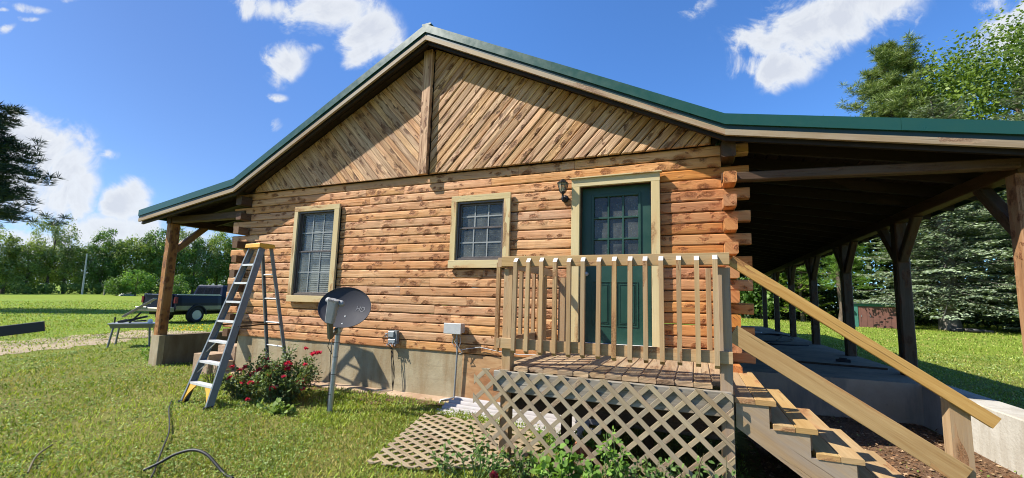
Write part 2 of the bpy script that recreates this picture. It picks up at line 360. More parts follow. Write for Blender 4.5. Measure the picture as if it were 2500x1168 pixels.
POSTD = wood('dark_post', (0.105, 0.060, 0.030), (0.048, 0.026, 0.013), (0.045, 0.02, 0.01), knots=1.2, ku=3.0, kv=6, grain=0.9, bumpd=0.012, var=0.15, grey=(0.09, 0.08, 0.06), greyamt=0.3)  # darker copy of the hewn post wood
PLY = wood('plywood', (0.60, 0.40, 0.20), (0.32, 0.17, 0.07), (0.14, 0.06, 0.025), knots=0.15, ku=0.8, kv=1.5, grain=1.1, bumpd=0.002, var=0.1, gv=10)
TIN = simple('roof_metal', (0.010, 0.060, 0.037), 0.33, 0.0, 0.015, spec=0.6)
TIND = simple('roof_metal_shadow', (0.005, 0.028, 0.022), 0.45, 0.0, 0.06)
DOORG = simple('door_paint', (0.006, 0.044, 0.028), 0.45, 0, 0.08, 0.0, 5, dirt=(0.016, 0.060, 0.042))
ALU = simple('bronze_sash', (0.115, 0.095, 0.085), 0.42, 0.5, 0.15, nscale=12)
MUNTIN = simple('muntin_paint', (0.23, 0.245, 0.24), 0.5, 0, 0.1)
BLIND = simple('blind_slat', (0.40, 0.42, 0.41), 0.6, 0, 0.08)
DARKROOM = simple('dark_room', (0.03, 0.032, 0.035), 0.8)
BLACKP = simple('black_metal', (0.012, 0.012, 0.013), 0.4, 0.2, 0.1)
RUBBER = simple('black_rubber', (0.012, 0.012, 0.012), 0.55, 0, 0.15)
GALV = simple('galvanised', (0.36, 0.38, 0.40), 0.42, 0.6, 0.12, nscale=20)
PLASTG = simple('grey_plastic', (0.42, 0.43, 0.42), 0.5, 0, 0.06, nscale=14)
PLASTD = simple('dark_grey_plastic', (0.17, 0.175, 0.18), 0.5, 0, 0.08)
FIBER = simple('blue_fibreglass', (0.135, 0.155, 0.160), 0.42, 0, 0.10, nscale=25, dirt=(0.16, 0.19, 0.21))
ALUB = simple('bare_aluminium', (0.62, 0.62, 0.61), 0.45, 0.25, 0.10, nscale=30)
YELP = simple('yellow_plastic', (0.60, 0.32, 0.03), 0.45, 0, 0.08)
DISHM = simple('dish_paint', (0.040, 0.040, 0.048), 0.70, 0.0, 0.10, nscale=5, spec=0.2)
WHITEP = simple('white_paint', (0.78, 0.78, 0.77), 0.5, 0, 0.05)
VINYL = simple('white_vinyl', (0.33, 0.30, 0.29), 0.6, 0, 0.08, nscale=6, dirt=(0.25, 0.23, 0.20))
def glass(name, tint, gl=0.10, dust=0.0):
    m, t, b = mat(name); m.node_tree.nodes.remove(b); out = m.node_tree.nodes['Material Output']
    tr = t.new('ShaderNodeBsdfTransparent'); tr.inputs[0].default_value = (*tint, 1)
    g = t.new('ShaderNodeBsdfGlossy'); g.inputs['Roughness'].default_value = 0.03; g.inputs[0].default_value = (1, 1, 1, 1)
    fr = t.new('ShaderNodeFresnel'); fr.inputs[0].default_value = 1.5
    mx = t.new('ShaderNodeMixShader'); t.set(mx.inputs[0], t.math('ADD', t.math('MULTIPLY', fr.outputs[0], 0.45), gl, clamp=True))
    t.set(mx.inputs[1], tr); t.set(mx.inputs[2], g)
    co = t.new('ShaderNodeTexCoord').outputs['Object']
    sp = t.map(t.noise(co, 70, 2, 0.6), 0.66, 0.74); sm = t.map(t.noise(co, 3.5, 6, 0.7), 0.25, 0.8)
    df = t.new('ShaderNodeBsdfDiffuse'); df.inputs[0].default_value = (0.50, 0.54, 0.49, 1)
    m2 = t.new('ShaderNodeMixShader'); t.set(m2.inputs[0], t.math('ADD', t.math('MULTIPLY', sp, 0.35), t.math('MULTIPLY', sm, dust), clamp=True))
    t.set(m2.inputs[1], mx); t.set(m2.inputs[2], df); t.set(out.inputs[0], m2); return m
GLASS = glass('window_glass', (0.80, 0.82, 0.80), 0.02, 0.30)
GLASS2 = glass('clear_window_glass', (0.60, 0.64, 0.58), 0.02, 0.24)
GLASSD = glass('door_glass', (0.30, 0.31, 0.34), 0.02, 0.20)
GLASSL = glass('lantern_glass', (0.80, 0.76, 0.62), 0.06, 0.3)
def concrete(name, a, b_, stain, bump=0.003, lines=False):
    m, t, b = mat(name); co = t.new('ShaderNodeTexCoord').outputs['Object']
    n = t.noise(co, 2.2, 7, 0.62); n2 = t.noise(co, 30, 4, 0.6); n3 = t.noise(t.vmul(co, (2.5, 2.5, 0.5)), 1.2, 6, 0.7)
    c = t.mix(t.map(n, 0.35, 0.68), a, b_); c = t.mix(t.map(n3, 0.48, 0.68, 0, 0.9), c, stain)
    c = t.mix(t.map(n2, 0.62, 0.75, 0, 0.45), c, tuple(x*0.55 for x in a))
    if lines:
        w = t.noise(t.vmul(co, (0.3, 0.3, 22)), 1.0, 2, 0.5); c = t.mix(t.map(w, 0.62, 0.68, 0, 0.35), c, tuple(x*0.6 for x in a))
    t.set(b.inputs['Base Color'], c); b.inputs['Roughness'].default_value = 0.88; b.inputs['Specular IOR Level'].default_value = 0.2
    t.set(b.inputs['Normal'], t.bump(t.math('ADD', n2, t.math('MULTIPLY', n, 1.5)), 0.7, bump)); return m
CONC = concrete('foundation_concrete', (0.31, 0.245, 0.145), (0.41, 0.345, 0.225), (0.25, 0.165, 0.08), 0.006, True)
CONCW = concrete('white_concrete', (0.40, 0.375, 0.32), (0.50, 0.475, 0.42), (0.32, 0.285, 0.23), 0.008)
CONCF = concrete('footing_concrete', (0.34, 0.23, 0.145), (0.46, 0.34, 0.23), (0.27, 0.16, 0.09), 0.015)
SLAB = concrete('porch_slab', (0.25, 0.205, 0.145), (0.33, 0.275, 0.205), (0.16, 0.145, 0.12), 0.003)
def leafmat(name, stops, trans=0.35, rough=0.5, spec=0.35, tcol=None):
    m, t, b = mat(name); out = m.node_tree.nodes['Material Output']
    r = t.attr('rnd'); c = t.ramp(r, stops)
    t.set(b.inputs['Base Color'], c); b.inputs['Roughness'].default_value = rough; b.inputs['Specular IOR Level'].default_value = spec
    tl = t.new('ShaderNodeBsdfTranslucent'); t.set(tl.inputs[0], t.mix(1.0, c, tcol or (1.3, 1.35, 0.6), 'MULTIPLY'))
    mx = t.new('ShaderNodeMixShader'); mx.inputs[0].default_value = trans
    t.set(mx.inputs[1], b.outputs[0]); t.set(mx.inputs[2], tl); t.set(out.inputs[0], mx); return m
GRASSM = leafmat('grass_blade', [(0, (0.46, 0.37, 0.14)), (0.08, (0.31, 0.30, 0.07)), (0.3, (0.13, 0.185, 0.022)), (0.7, (0.27, 0.345, 0.045)), (1, (0.48, 0.55, 0.14))], 0.3, 0.6, 0.15)
CLOVER = leafmat('clover_leaf', [(0, (0.08, 0.14, 0.025)), (0.5, (0.20, 0.29, 0.06)), (1, (0.40, 0.47, 0.20))], 0.25, 0.6, 0.15)
LEAF_FAR = [leafmat('far_leaf_a', [(0, (0.07, 0.11, 0.02)), (0.5, (0.19, 0.26, 0.05)), (1, (0.32, 0.39, 0.10))], 0.4),
            leafmat('far_leaf_b', [(0, (0.045, 0.085, 0.02)), (0.5, (0.11, 0.20, 0.038)), (1, (0.19, 0.29, 0.065))], 0.4),
            leafmat('far_leaf_c', [(0, (0.09, 0.12, 0.045)), (0.5, (0.20, 0.25, 0.09)), (1, (0.32, 0.37, 0.15))], 0.3)]
LEAF_DECID = leafmat('broad_leaf', [(0, (0.05, 0.09, 0.012)), (0.5, (0.13, 0.20, 0.028)), (1, (0.26, 0.34, 0.06))], 0.4)
LEAF_SPRUCE = leafmat('spruce_spray', [(0, (0.08, 0.11, 0.050)), (0.5, (0.22, 0.275, 0.16)), (1, (0.42, 0.49, 0.34))], 0.15, 0.6, 0.2)
LEAF_PINE = leafmat('pine_needle', [(0, (0.07, 0.10, 0.03)), (0.5, (0.15, 0.205, 0.05)), (1, (0.26, 0.32, 0.09))], 0.15, 0.5, 0.3)
LEAF_PINED = leafmat('dark_pine_needle', [(0, (0.012, 0.022, 0.010)), (0.6, (0.030, 0.050, 0.018)), (1, (0.06, 0.085, 0.03))], 0.1, 0.5, 0.3)
LEAF_WOOD = leafmat('undergrowth_leaf', [(0, (0.012, 0.026, 0.008)), (0.6, (0.035, 0.065, 0.015)), (1, (0.09, 0.15, 0.03))], 0.3)
LEAF_ROSE = leafmat('rose_leaf', [(0, (0.05, 0.075, 0.028)), (0.55, (0.13, 0.175, 0.06)), (0.85, (0.13, 0.19, 0.05)), (1, (0.25, 0.14, 0.04))], 0.2, 0.55, 0.2)
LEAF_VINE = leafmat('vine_leaf', [(0, (0.06, 0.13, 0.02)), (0.5, (0.15, 0.27, 0.045)), (1, (0.28, 0.42, 0.09))], 0.35, 0.55, 0.2)
LEAF_DKV = leafmat('shrub_leaf', [(0, (0.04, 0.08, 0.02)), (0.5, (0.10, 0.175, 0.04)), (0.9, (0.19, 0.28, 0.08)), (1, (0.28, 0.16, 0.07))], 0.25, 0.55, 0.2)
PETAL = leafmat('rose_petal', [(0, (0.45, 0.012, 0.03)), (0.5, (0.66, 0.05, 0.10)), (1, (0.72, 0.16, 0.24))], 0.3, 0.5, 0.3, (1.2, 0.7, 0.7))
YPETAL = leafmat('yellow_petal', [(0, (0.75, 0.5, 0.02)), (1, (0.85, 0.65, 0.05))], 0.3)
BARK = simple('bark', (0.13, 0.10, 0.075), 0.9, 0, 0.4, 0.03, 3, 0.1)
BARKG = simple('grey_bark', (0.20, 0.175, 0.15), 0.9, 0, 0.4, 0.03, 3, 0.1)
STEM = simple('stem', (0.10, 0.085, 0.035), 0.7, 0, 0.3)
STEMG = simple('green_stem', (0.12, 0.18, 0.05), 0.6, 0, 0.3)
def groundmat():
    m, t, b = mat('lawn_ground'); co = t.new('ShaderNodeTexCoord').outputs['Object']
    n1 = t.noise(co, 0.45, 6, 0.6); n2 = t.noise(co, 9, 6, 0.65); n3 = t.noise(co, 60, 3, 0.6); n4 = t.noise(co, 0.03, 4, 0.5)
    sp = t.new('ShaderNodeSeparateXYZ', i0=co)
    dx = t.math('ADD', sp.outputs[0], 0.0)
    dist = t.math('SQRT', t.math('ADD', t.math('POWER', dx, 2), t.math('POWER', t.math('ADD', sp.outputs[1], 5.2), 2)))
    near = t.mix(t.map(n2, 0.35, 0.68), (0.125, 0.12, 0.032), (0.245, 0.235, 0.06))
    near = t.mix(t.map(n3, 0.55, 0.75, 0, 0.7), near, (0.28, 0.32, 0.08))
    near = t.mix(t.map(n1, 0.52, 0.68, 0, 0.5), near, (0.20, 0.155, 0.075))
    far = t.mix(t.map(n2, 0.3, 0.7), (0.145, 0.20, 0.020), (0.215, 0.275, 0.032))
    far = t.mix(t.map(n1, 0.45, 0.7, 0, 0.5), far, (0.235, 0.275, 0.06))
    far = t.mix(t.map(n4, 0.4, 0.6, 0, 0.3), far, (0.17, 0.29, 0.045))
    c = t.mix(t.map(dist, 9, 22, 0, 1, True), near, far)
    t.set(b.inputs['Base Color'], c); b.inputs['Roughness'].default_value = 0.9; b.inputs['Specular IOR Level'].default_value = 0.1
    t.set(b.inputs['Normal'], t.bump(t.math('ADD', n2, t.math('MULTIPLY', n3, 0.6)), 0.9, 0.05)); return m
GROUND = groundmat()
def soil(name, a, b_, speck, sc=1.0):
    m, t, b = mat(name); co = t.new('ShaderNodeTexCoord').outputs['Object']
    n2 = t.noise(co, 6*sc, 7, 0.7); n3 = t.noise(co, 45*sc, 4, 0.7)
    c = t.mix(t.map(n2, 0.35, 0.65), a, b_); c = t.mix(t.map(n3, 0.55, 0.66), c, speck)
    t.set(b.inputs['Base Color'], c); b.inputs['Roughness'].default_value = 0.95; b.inputs['Specular IOR Level'].default_value = 0.1
    t.set(b.inputs['Normal'], t.bump(t.math('ADD', n2, n3), 1.0, 0.03)); return m
SOIL = soil('bare_soil', (0.12, 0.065, 0.035), (0.22, 0.13, 0.075), (0.34, 0.24, 0.16))
TRACK = soil('gravel_track', (0.34, 0.26, 0.16), (0.46, 0.37, 0.24), (0.55, 0.47, 0.34), 0.8)
SAWN = simple('sunlit_end_grain', (0.62, 0.57, 0.52), 0.6, 0, 0.08)  # sunlit white of the baluster tops, put into the end grain colour

# ---------------------------------------------------------------- terrain
rng = np.random.default_rng(7); random.seed(7)
def sst(a, b, x): t = min(1, max(0, (x-a)/(b-a))); return t*t*(3-2*t)
def gh(x, y):
    z = 0.0
    z += 0.05*sst(-1.4, -0.3, y)*sst(-9, -8, x)*(1-sst(0.0, 0.8, x))
    z += 0.030*max(0, y-14)*sst(-38, -90, x) if x < -38 else 0
    z += -0.03*sst(-14, -20, x)
    z += 0.012*max(0, min(y, 60)-5)*sst(-6, 3, x)
    if abs(x) < 20: z += 0.03*(noise.noise(Vector((x*0.6, y*0.6, 3)))) * (1-sst(-1.5, -0.5, y)*sst(-9, -8, x))*0.8
    return z
def sheet(name, m, xs, ys, dz=0.0, keep=None):
    V = np.array([(x, y, gh(x, y)+dz) for y in ys for x in xs]); nx = len(xs); F = []
    for j in range(len(ys)-1):
        for i in range(nx-1):
            F.append((j*nx+i, j*nx+i+1, (j+1)*nx+i+1, (j+1)*nx+i))
    o = mesh_np(name, V, np.array(F), m); o.data.polygons.foreach_set('use_smooth', [True]*len(F)); return o
def axis_(lo, hi, fine0, fine1, st):
    a = list(np.arange(fine0, fine1, st)); s_ = st; x = fine0
    while x > lo: s_ *= 1.25; x -= s_; a.insert(0, max(x, lo))
    s_ = st; x = a[-1]
    while x < hi: s_ *= 1.25; x += s_; a.append(min(x, hi))
    return a
tag(sheet('ground', GROUND, axis_(-900, 900, -16, 6, 0.25), axis_(-500, 900, -5, 12, 0.25)), 'green lawn and open field around the log cabin', kind='structure')
def blob_sheet(name, m, pts, dz, label, jag=0.12, n=160, inner=6):
    """irregular patch draped over the ground; pts = closed outline"""
    P = [Vector((p[0], p[1], 0)) for p in pts]; out = []; N = len(P)
    for k in range(n):
        t = k/n*N; i = int(t); f = t-i; a, b2 = P[i], P[(i+1) % N]
        p = a.lerp(b2, f); d = (b2-a).normalized(); q = Vector((-d.y, d.x, 0))
        out.append(p+q*noise.noise(Vector((p.x*1.3, p.y*1.3, 9)))*jag*2.0+q*random.uniform(-jag, jag)*0.35)
    c = sum(out, Vector())/n; mb = MB(); rings = []
    for r in range(inner+1):
        f = r/inner; f = 0.02+0.98*f; rings.append([c.lerp(p, f) for p in out])
    for rg in rings:
        for p in rg: mb.v.append((p.x, p.y, gh(p.x, p.y)+dz))
    for r in range(inner):
        for k in range(n):
            j = (k+1) % n; mb.f.append((r*n+k, (r+1)*n+k, (r+1)*n+j, r*n+j)); mb.uv += [(0, 0)]*4; mb.r.append(0.5)
    mb.f.append(tuple(range(n))); mb.uv += [(0, 0)]*n; mb.r.append(0.5)
    return tag(mb.build(name, m, smooth=True), label, kind='structure')
blob_sheet('gravel_track', TRACK, [(-12.5, -5.5), (-14.0, -1.5), (-15.3, 1.0), (-16.6, 3.0), (-18.2, 5.5), (-20.4, 4.6), (-19.2, 2.2), (-18.3, -0.5), (-17.2, -3.0), (-16, -7)], 0.006, 'pale gravel track curving across the lawn at the left', 0.35)
blob_sheet('bare_soil', SOIL, [(0.4, -2.2), (0.5, -0.6), (0.35, 1.83), (2.72, 1.83), (2.72, 0.3), (2.72, -0.55), (1.95, -0.35), (1.7, -0.9), (1.2, -1.6)], 0.012, 'brown bare soil strewn with dead leaves beneath the stairs', 0.06)
blob_sheet('soil_strip', SOIL, [(-7.6, -0.12), (-5.6, -0.28), (-4.2, -0.42), (-3.1, -0.30), (-3.0, 0.0), (-7.6, 0.0)], 0.012, 'dusty soil along the foot of the cabin foundation', 0.10)

# ---------------------------------------------------------------- log cabin
HOUSE = thing('log_cabin', (-3.75, 0, 0), 'log cabin with green metal roof, knotty cedar walls and porches on both sides', 'house')
CH = 0.133; Z0 = 0.731
OPEN = [(-6.56, -5.55, 1.40, 3.02), (-3.33, -2.41, 1.955, 2.985), (-1.47, -0.41, 0.70, 3.07)]
def log_seg(mb, x0, x1, z, h, rnd, dark=False, y0=0.015):
    prof = [(0.022, 0.0035), (-0.012, 0.0055), (-0.0185, 0.018), (-0.0205, 0.066), (-0.0190, 0.114), (-0.012, 0.1270), (0.022, 0.1290)]
    prof = [(a, b*h/0.133) for a, b in prof]
    n = max(2, int((x1-x0)/0.09)); rings = []; us = []; sd_ = random.random()*100
    for k in range(n+1):
        x = x0+(x1-x0)*k/n; e = 1.0
        if k in (0, n): e = 0.72
        w1 = noise.noise(Vector((x*1.7, z*9+sd_, 0)))*0.010; w2 = noise.noise(Vector((x*2.3, z*9+sd_, 7)))*0.007
        w3 = noise.noise(Vector((x*9.0, z*9+sd_, 17)))*0.006
        rg = []
        for i, (a, b2) in enumerate(prof):
            edge = (i-3)/3.0
            rg.append((x, y0+a*e-(w1*0.6+w3)*(1-abs(edge))*1.2, z+b2+w2*edge*abs(edge)*0.55+(w3*0.5 if abs(edge) > 0.6 else 0)))
        rg.append((x, y0+0.10, z+prof[-1][1])); rg.append((x, y0+0.10, z+prof[0][1])); rg = [rg[0]]+list(reversed(rg[1:]))
        rings.append(rg); us.append(rnd*3+x)
    mb.loops(rings, us, rnd)
wl, wr = MB(), MB()
for k in range(20):
    z = Z0+k*CH; xe = 0.306 if k % 2 == 0 else 0.60; xs = -7.81 if k % 2 == 0 else -8.28
    cuts = sorted([(a, b2) for a, b2, za, zb in OPEN if z+CH*0.5 > za and z+CH*0.5 < zb])
    spans = []; x = xs
    for a, b2 in cuts:
        if a > x: spans.append((x, a))
        x = b2
    spans.append((x, xe))
    for a, b2 in spans:
        x = a
        while x < b2-0.01:
            L = random.choice([0.9, 1.3, 1.8, 2.4, 3.0, 3.6])*random.uniform(0.85, 1.15)
            e = b2 if (b2-x-L < 0.7) else x+L
            if a > -0.5: e = b2
            log_seg(wr if x > -0.5 else wl, x+0.002, e-0.002, z+random.uniform(-0.002, 0.002), CH, random.random()); x = e
fw = wl.build('log_wall', CEDAR, HOUSE, smooth=False)
fw['label'] = 'knotty light cedar log wall left of the door'
fr_ = wr.build('log_wall', CEDAR_RED, HOUSE); fr_['label'] = 'deep orange log wall right of the door'
# side walls and log ends
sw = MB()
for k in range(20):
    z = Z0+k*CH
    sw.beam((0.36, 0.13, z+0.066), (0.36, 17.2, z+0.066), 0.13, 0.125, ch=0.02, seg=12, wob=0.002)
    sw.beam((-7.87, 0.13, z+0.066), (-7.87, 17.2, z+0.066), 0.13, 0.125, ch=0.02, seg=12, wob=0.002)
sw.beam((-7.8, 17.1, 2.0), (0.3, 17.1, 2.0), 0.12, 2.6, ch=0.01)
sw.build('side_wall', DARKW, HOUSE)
DARKLOG = wood('shaded_brown_log', (0.22, 0.125, 0.06), (0.11, 0.055, 0.025), (0.05, 0.02, 0.01), knots=0.8, ku=4.6, kv=7.5)  # dark brown log ends, with the shade of their sides put into the colour
for side in (1, -1):
    for k in range(0, 18, 2):
        z = Z0+k*CH; m = MB()
        if side > 0: cx, yf = 0.376, -0.25+random.uniform(-0.012, 0.012)
        else: cx, yf = -7.885, -0.19+random.uniform(-0.012, 0.012)
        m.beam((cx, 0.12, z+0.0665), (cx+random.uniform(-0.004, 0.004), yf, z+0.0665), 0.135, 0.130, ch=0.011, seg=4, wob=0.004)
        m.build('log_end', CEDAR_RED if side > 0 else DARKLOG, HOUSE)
for k in range(1, 18, 2):
    for x0, x1, mm in ((0.598, 0.44, CEDAR_RED), (-8.278, -7.96, CEDAR)):
        pass
gp = MB()                                              # plate blocks at the top corners
gp.beam((0.376, 0.1, 3.27), (0.376, -0.20, 3.27), 0.15, 0.19, ch=0.015); gp.build('log_end', DARKW, HOUSE); gp = MB()
gp.beam((-7.885, 0.1, 3.22), (-7.885, -0.20, 3.22), 0.15, 0.17, ch=0.015)
gp.build('log_end', DARKW, HOUSE)

def clip(poly, a, b, c):
    """keep a*x+b*y<=c"""
    out = []
    for i in range(len(poly)):
        p, q = poly[i], poly[(i+1) % len(poly)]; dp = a*p[0]+b*p[1]-c; dq = a*q[0]+b*q[1]-c
        if dp <= 0: out.append(p)
        if dp*dq < 0:
            t = dp/(dp-dq); out.append((p[0]+(q[0]-p[0])*t, p[1]+(q[1]-p[1])*t))
    return out
def area(p): return 0.5*sum(p[i][0]*p[(i+1) % len(p)][1]-p[(i+1) % len(p)][0]*p[i][1] for i in range(len(p)))
def strips(poly, ang, w, gap=0.004):
    """cut a convex polygon into parallel strips running along angle ang"""
    nx, ny = -math.sin(ang), math.cos(ang); ds = [nx*p[0]+ny*p[1] for p in poly]; d = min(ds)-random.random()*w; res = []
    while d < max(ds):
        ww = w*random.uniform(0.96, 1.04)
        q = clip(clip(poly, nx, ny, d+ww-gap), -nx, -ny, -(d))
        if len(q) >= 3 and abs(area(q)) > 0.0006:
            q2 = [q[0]]
            for p in q[1:]:
                if math.hypot(p[0]-q2[-1][0], p[1]-q2[-1][1]) > 0.004: q2.append(p)
            if len(q2) >= 3 and math.hypot(q2[0][0]-q2[-1][0], q2[0][1]-q2[-1][1]) < 0.004: q2.pop()
            if len(q2) >= 3: res.append(q2)
        d += ww
    return res
def roofline(x):          # top line of the rake trim
    P = [(-10.70, 3.155), (-7.83, 3.574), (-3.76, 5.639), (0.336, 3.604), (3.41, 3.053)]
    for (a, za), (b, zb) in zip(P, P[1:]):
        if x <= b: return za+(zb-za)*(x-a)/(b-a)
    return P[-1][1]
gz = 3.388
gl = [(-7.66, gz), (-3.935, gz), (-3.935, roofline(-3.935)-0.20), (-7.66, roofline(-7.66)-0.20)]
gr_ = [(-3.775, gz), (0.20, gz), (0.20, roofline(0.20)-0.19), (-3.775, roofline(-3.775)-0.20)]
g1 = MB()
for q in strips(gl, R_(-47), 0.098, 0.006):
    g1.prism([(x, -0.065+random.uniform(-0.003, 0.003), z) for x, z in q], (0, -1, 0), 0.02, None, 0.004, (math.cos(R_(-47)), 0, math.sin(R_(-47))))
o = g1.build('gable_siding', GABLE, HOUSE); o['label'] = 'gable boards slanting down to the right, left half'
g2 = MB()
for q in strips(gr_, R_(47), 0.112, 0.011):
    g2.prism([(x, -0.072+random.uniform(-0.007, 0.005), z) for x, z in q], (0, -1, 0), 0.03, None, 0.011, (math.cos(R_(47)), 0, math.sin(R_(47))))
o = g2.build('gable_siding', GABLE, HOUSE); o['label'] = 'gable boards slanting up to the right, right half'
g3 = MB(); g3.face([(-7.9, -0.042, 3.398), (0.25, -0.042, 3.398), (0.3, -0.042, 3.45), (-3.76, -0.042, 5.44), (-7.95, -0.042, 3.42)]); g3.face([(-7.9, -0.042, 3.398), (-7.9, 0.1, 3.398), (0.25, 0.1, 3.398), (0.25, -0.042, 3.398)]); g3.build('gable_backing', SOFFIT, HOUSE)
g4 = MB(); g4.beam((-3.855, -0.115, 3.375), (-3.855, -0.115, 5.38), 0.155, 0.07, (0, 1, 0), ch=0.006, seg=4, wob=0.001); g4.build('gable_post', GABLE, HOUSE)

# roof ---------------------------------------------------------------
RP = [(-10.70, 3.155), (-7.83, 3.574), (-3.76, 5.639), (0.336, 3.604), (3.41, 3.053)]
YF, YB = -0.36, 17.6
rf = MB()
for (a, za), (b, zb) in zip(RP, RP[1:]):
    rf.face([(a, YF+0.02, za+0.004), (b, YF+0.02, zb+0.004), (b, YB, zb+0.004), (a, YB, za+0.004)])
    rf.face([(a, YF+0.02, za-0.05), (a, YB, za-0.05), (b, YB, zb-0.05), (b, YF+0.02, zb-0.05)])
    n = int(abs(YB-YF)/0.23)
    L = math.hypot(b-a, zb-za); nx, nz = -(zb-za)/L, (b-a)/L
    for i in range(1, n):
        y = YF+i*0.23; rf.beam((a, y, za+0.012), (b, y, zb+0.012), 0.02, 0.02, (nx, 0, nz), 0.5, 0.004)
rf.face([(-10.70, YB, 3.155), (-7.83, YB, 3.574), (-3.76, YB, 5.639), (0.336, YB, 3.604), (3.41, YB, 3.053), (3.41, YB, 2.9), (-10.70, YB, 2.98)])
rf.beam((-3.76, YF+0.0, 5.653), (-3.76, YB, 5.653), 0.16, 0.03, r=0.5, ch=0.01)
rf.beam((-10.71, YF+0.01, 3.09), (-10.71, YB, 3.03), 0.02, 0.13, r=0.5); rf.beam((3.42, YF+0.01, 2.993), (3.42, YB, 2.98), 0.02, 0.13, r=0.5)
rf.build('roof', TIN, HOUSE)
def rake(name, m, ztop, zbot, y0, y1, ext=0.0, r=None):
    """band following the roof line between two drops below it"""
    mb = MB()
    for i, ((a, za), (b, zb)) in enumerate(zip(RP, RP[1:])):
        rr = random.random() if r is None else r
        nseg = max(1, int((b-a)/2.2)) if name == 'rake_board' else (2 if name == 'rake_trim' else 1); yk = y0
        for s_ in range(nseg):
            xa, xb = a+(b-a)*s_/nseg, a+(b-a)*(s_+1)/nseg; zA, zB = za+(zb-za)*s_/nseg, za+(zb-za)*(s_+1)/nseg
            if s_ < nseg-1: xb -= 0.002
            if name == 'rake_trim': y0 = yk-0.003*(s_ % 2)
            A = [(xa, y0, zA-zbot), (xa, y0, zA-ztop), (xa, y1, zA-ztop), (xa, y1, zA-zbot)]
            B = [(xb, y0, zB-zbot), (xb, y0, zB-ztop), (xb, y1, zB-ztop), (xb, y1, zB-zbot)]
            mb.loops([A, B], [xa*1.05, xb*1.05], rr if nseg == 1 else random.random())
    return mb.build(name, m, HOUSE)
rake('rake_trim', TIN, -0.006, 0.118, YF-0.012, YF+0.02)
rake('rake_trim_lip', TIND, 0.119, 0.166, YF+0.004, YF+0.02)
rake('rake_board', FASCIA, 0.167, 0.232, YF-0.001, YF+0.035)
rake('barge_rafter', SOFFIT, 0.20, 0.275, YF+0.060, YF+0.10)
# soffit boards under the front overhang and porch ceilings
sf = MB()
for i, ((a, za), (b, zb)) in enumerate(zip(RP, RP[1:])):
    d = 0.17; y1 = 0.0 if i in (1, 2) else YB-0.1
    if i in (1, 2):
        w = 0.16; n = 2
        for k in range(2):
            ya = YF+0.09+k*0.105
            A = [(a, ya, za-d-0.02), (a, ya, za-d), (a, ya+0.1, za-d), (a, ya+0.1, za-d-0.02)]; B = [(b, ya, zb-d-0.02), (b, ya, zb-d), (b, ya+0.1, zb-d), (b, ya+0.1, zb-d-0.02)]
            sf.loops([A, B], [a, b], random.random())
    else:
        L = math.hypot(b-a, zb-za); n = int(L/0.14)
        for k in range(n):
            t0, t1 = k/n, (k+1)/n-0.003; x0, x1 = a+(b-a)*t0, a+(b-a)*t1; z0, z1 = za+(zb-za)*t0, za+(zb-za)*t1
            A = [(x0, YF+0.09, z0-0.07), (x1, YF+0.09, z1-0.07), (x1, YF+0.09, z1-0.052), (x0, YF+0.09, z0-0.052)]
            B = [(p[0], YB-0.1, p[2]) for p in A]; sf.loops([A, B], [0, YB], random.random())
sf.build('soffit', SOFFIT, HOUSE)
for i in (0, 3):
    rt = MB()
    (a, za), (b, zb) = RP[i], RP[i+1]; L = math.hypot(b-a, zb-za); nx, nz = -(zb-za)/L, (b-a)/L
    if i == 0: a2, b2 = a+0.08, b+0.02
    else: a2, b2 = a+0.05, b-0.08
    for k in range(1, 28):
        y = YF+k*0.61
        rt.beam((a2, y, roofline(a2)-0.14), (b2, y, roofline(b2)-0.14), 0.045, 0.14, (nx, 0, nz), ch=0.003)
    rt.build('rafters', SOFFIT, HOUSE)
# porch posts, beams, braces
def porch(xc, ys, zb, bx, mpost, zs=0.60):
    bm_ = MB(); bm_.beam((xc, ys[0]-0.10, zb+0.07), (xc, YB-0.4, zb+0.07), 0.15, 0.14, ch=0.01, seg=16, wob=0.002)
    bm_.build('porch_beam', DARKW, HOUSE)
    for i, y in enumerate(ys):
        p = MB(); p.beam((xc, y, zs), (xc+random.uniform(-0.01, 0.01), y, zb), 0.168, 0.172, (0, 1, 0), ch=0.018, seg=9, wob=0.0025)
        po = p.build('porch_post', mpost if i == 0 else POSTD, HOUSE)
        if i == 0: po['label'] = 'orange knotty porch post with a sunlit lower half' if xc > 0 else 'knotty brown porch post standing on the low concrete wall'
        for sgn in (-1, 1):
            if i == 0 and sgn < 0: continue
            q = MB(); q.beam((xc, y+sgn*0.07, zb-0.56), (xc, y+sgn*0.60, zb+0.02), 0.11, 0.115, (0, 0, 1), ch=0.012, seg=3, wob=0.002)
            q.build('brace', mpost if (i == 0 and xc < 0) else POSTD, po)
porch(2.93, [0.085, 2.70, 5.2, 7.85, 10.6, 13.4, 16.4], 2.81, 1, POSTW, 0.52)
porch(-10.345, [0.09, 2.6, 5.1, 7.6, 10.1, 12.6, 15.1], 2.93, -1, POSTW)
tb = MB()
tb.beam((0.30, -0.10, 2.955), (2.85, -0.02, 2.895), 0.11, 0.10, ch=0.012, seg=6, wob=0.003)
tb.build('tie_beam', DARKW, HOUSE)
tb = MB(); tb.beam((-10.28, 0.06, 3.01), (-7.96, 0.03, 3.0), 0.12, 0.14, ch=0.012, seg=6, wob=0.003)
tb.build('tie_beam', DARKW, HOUSE)
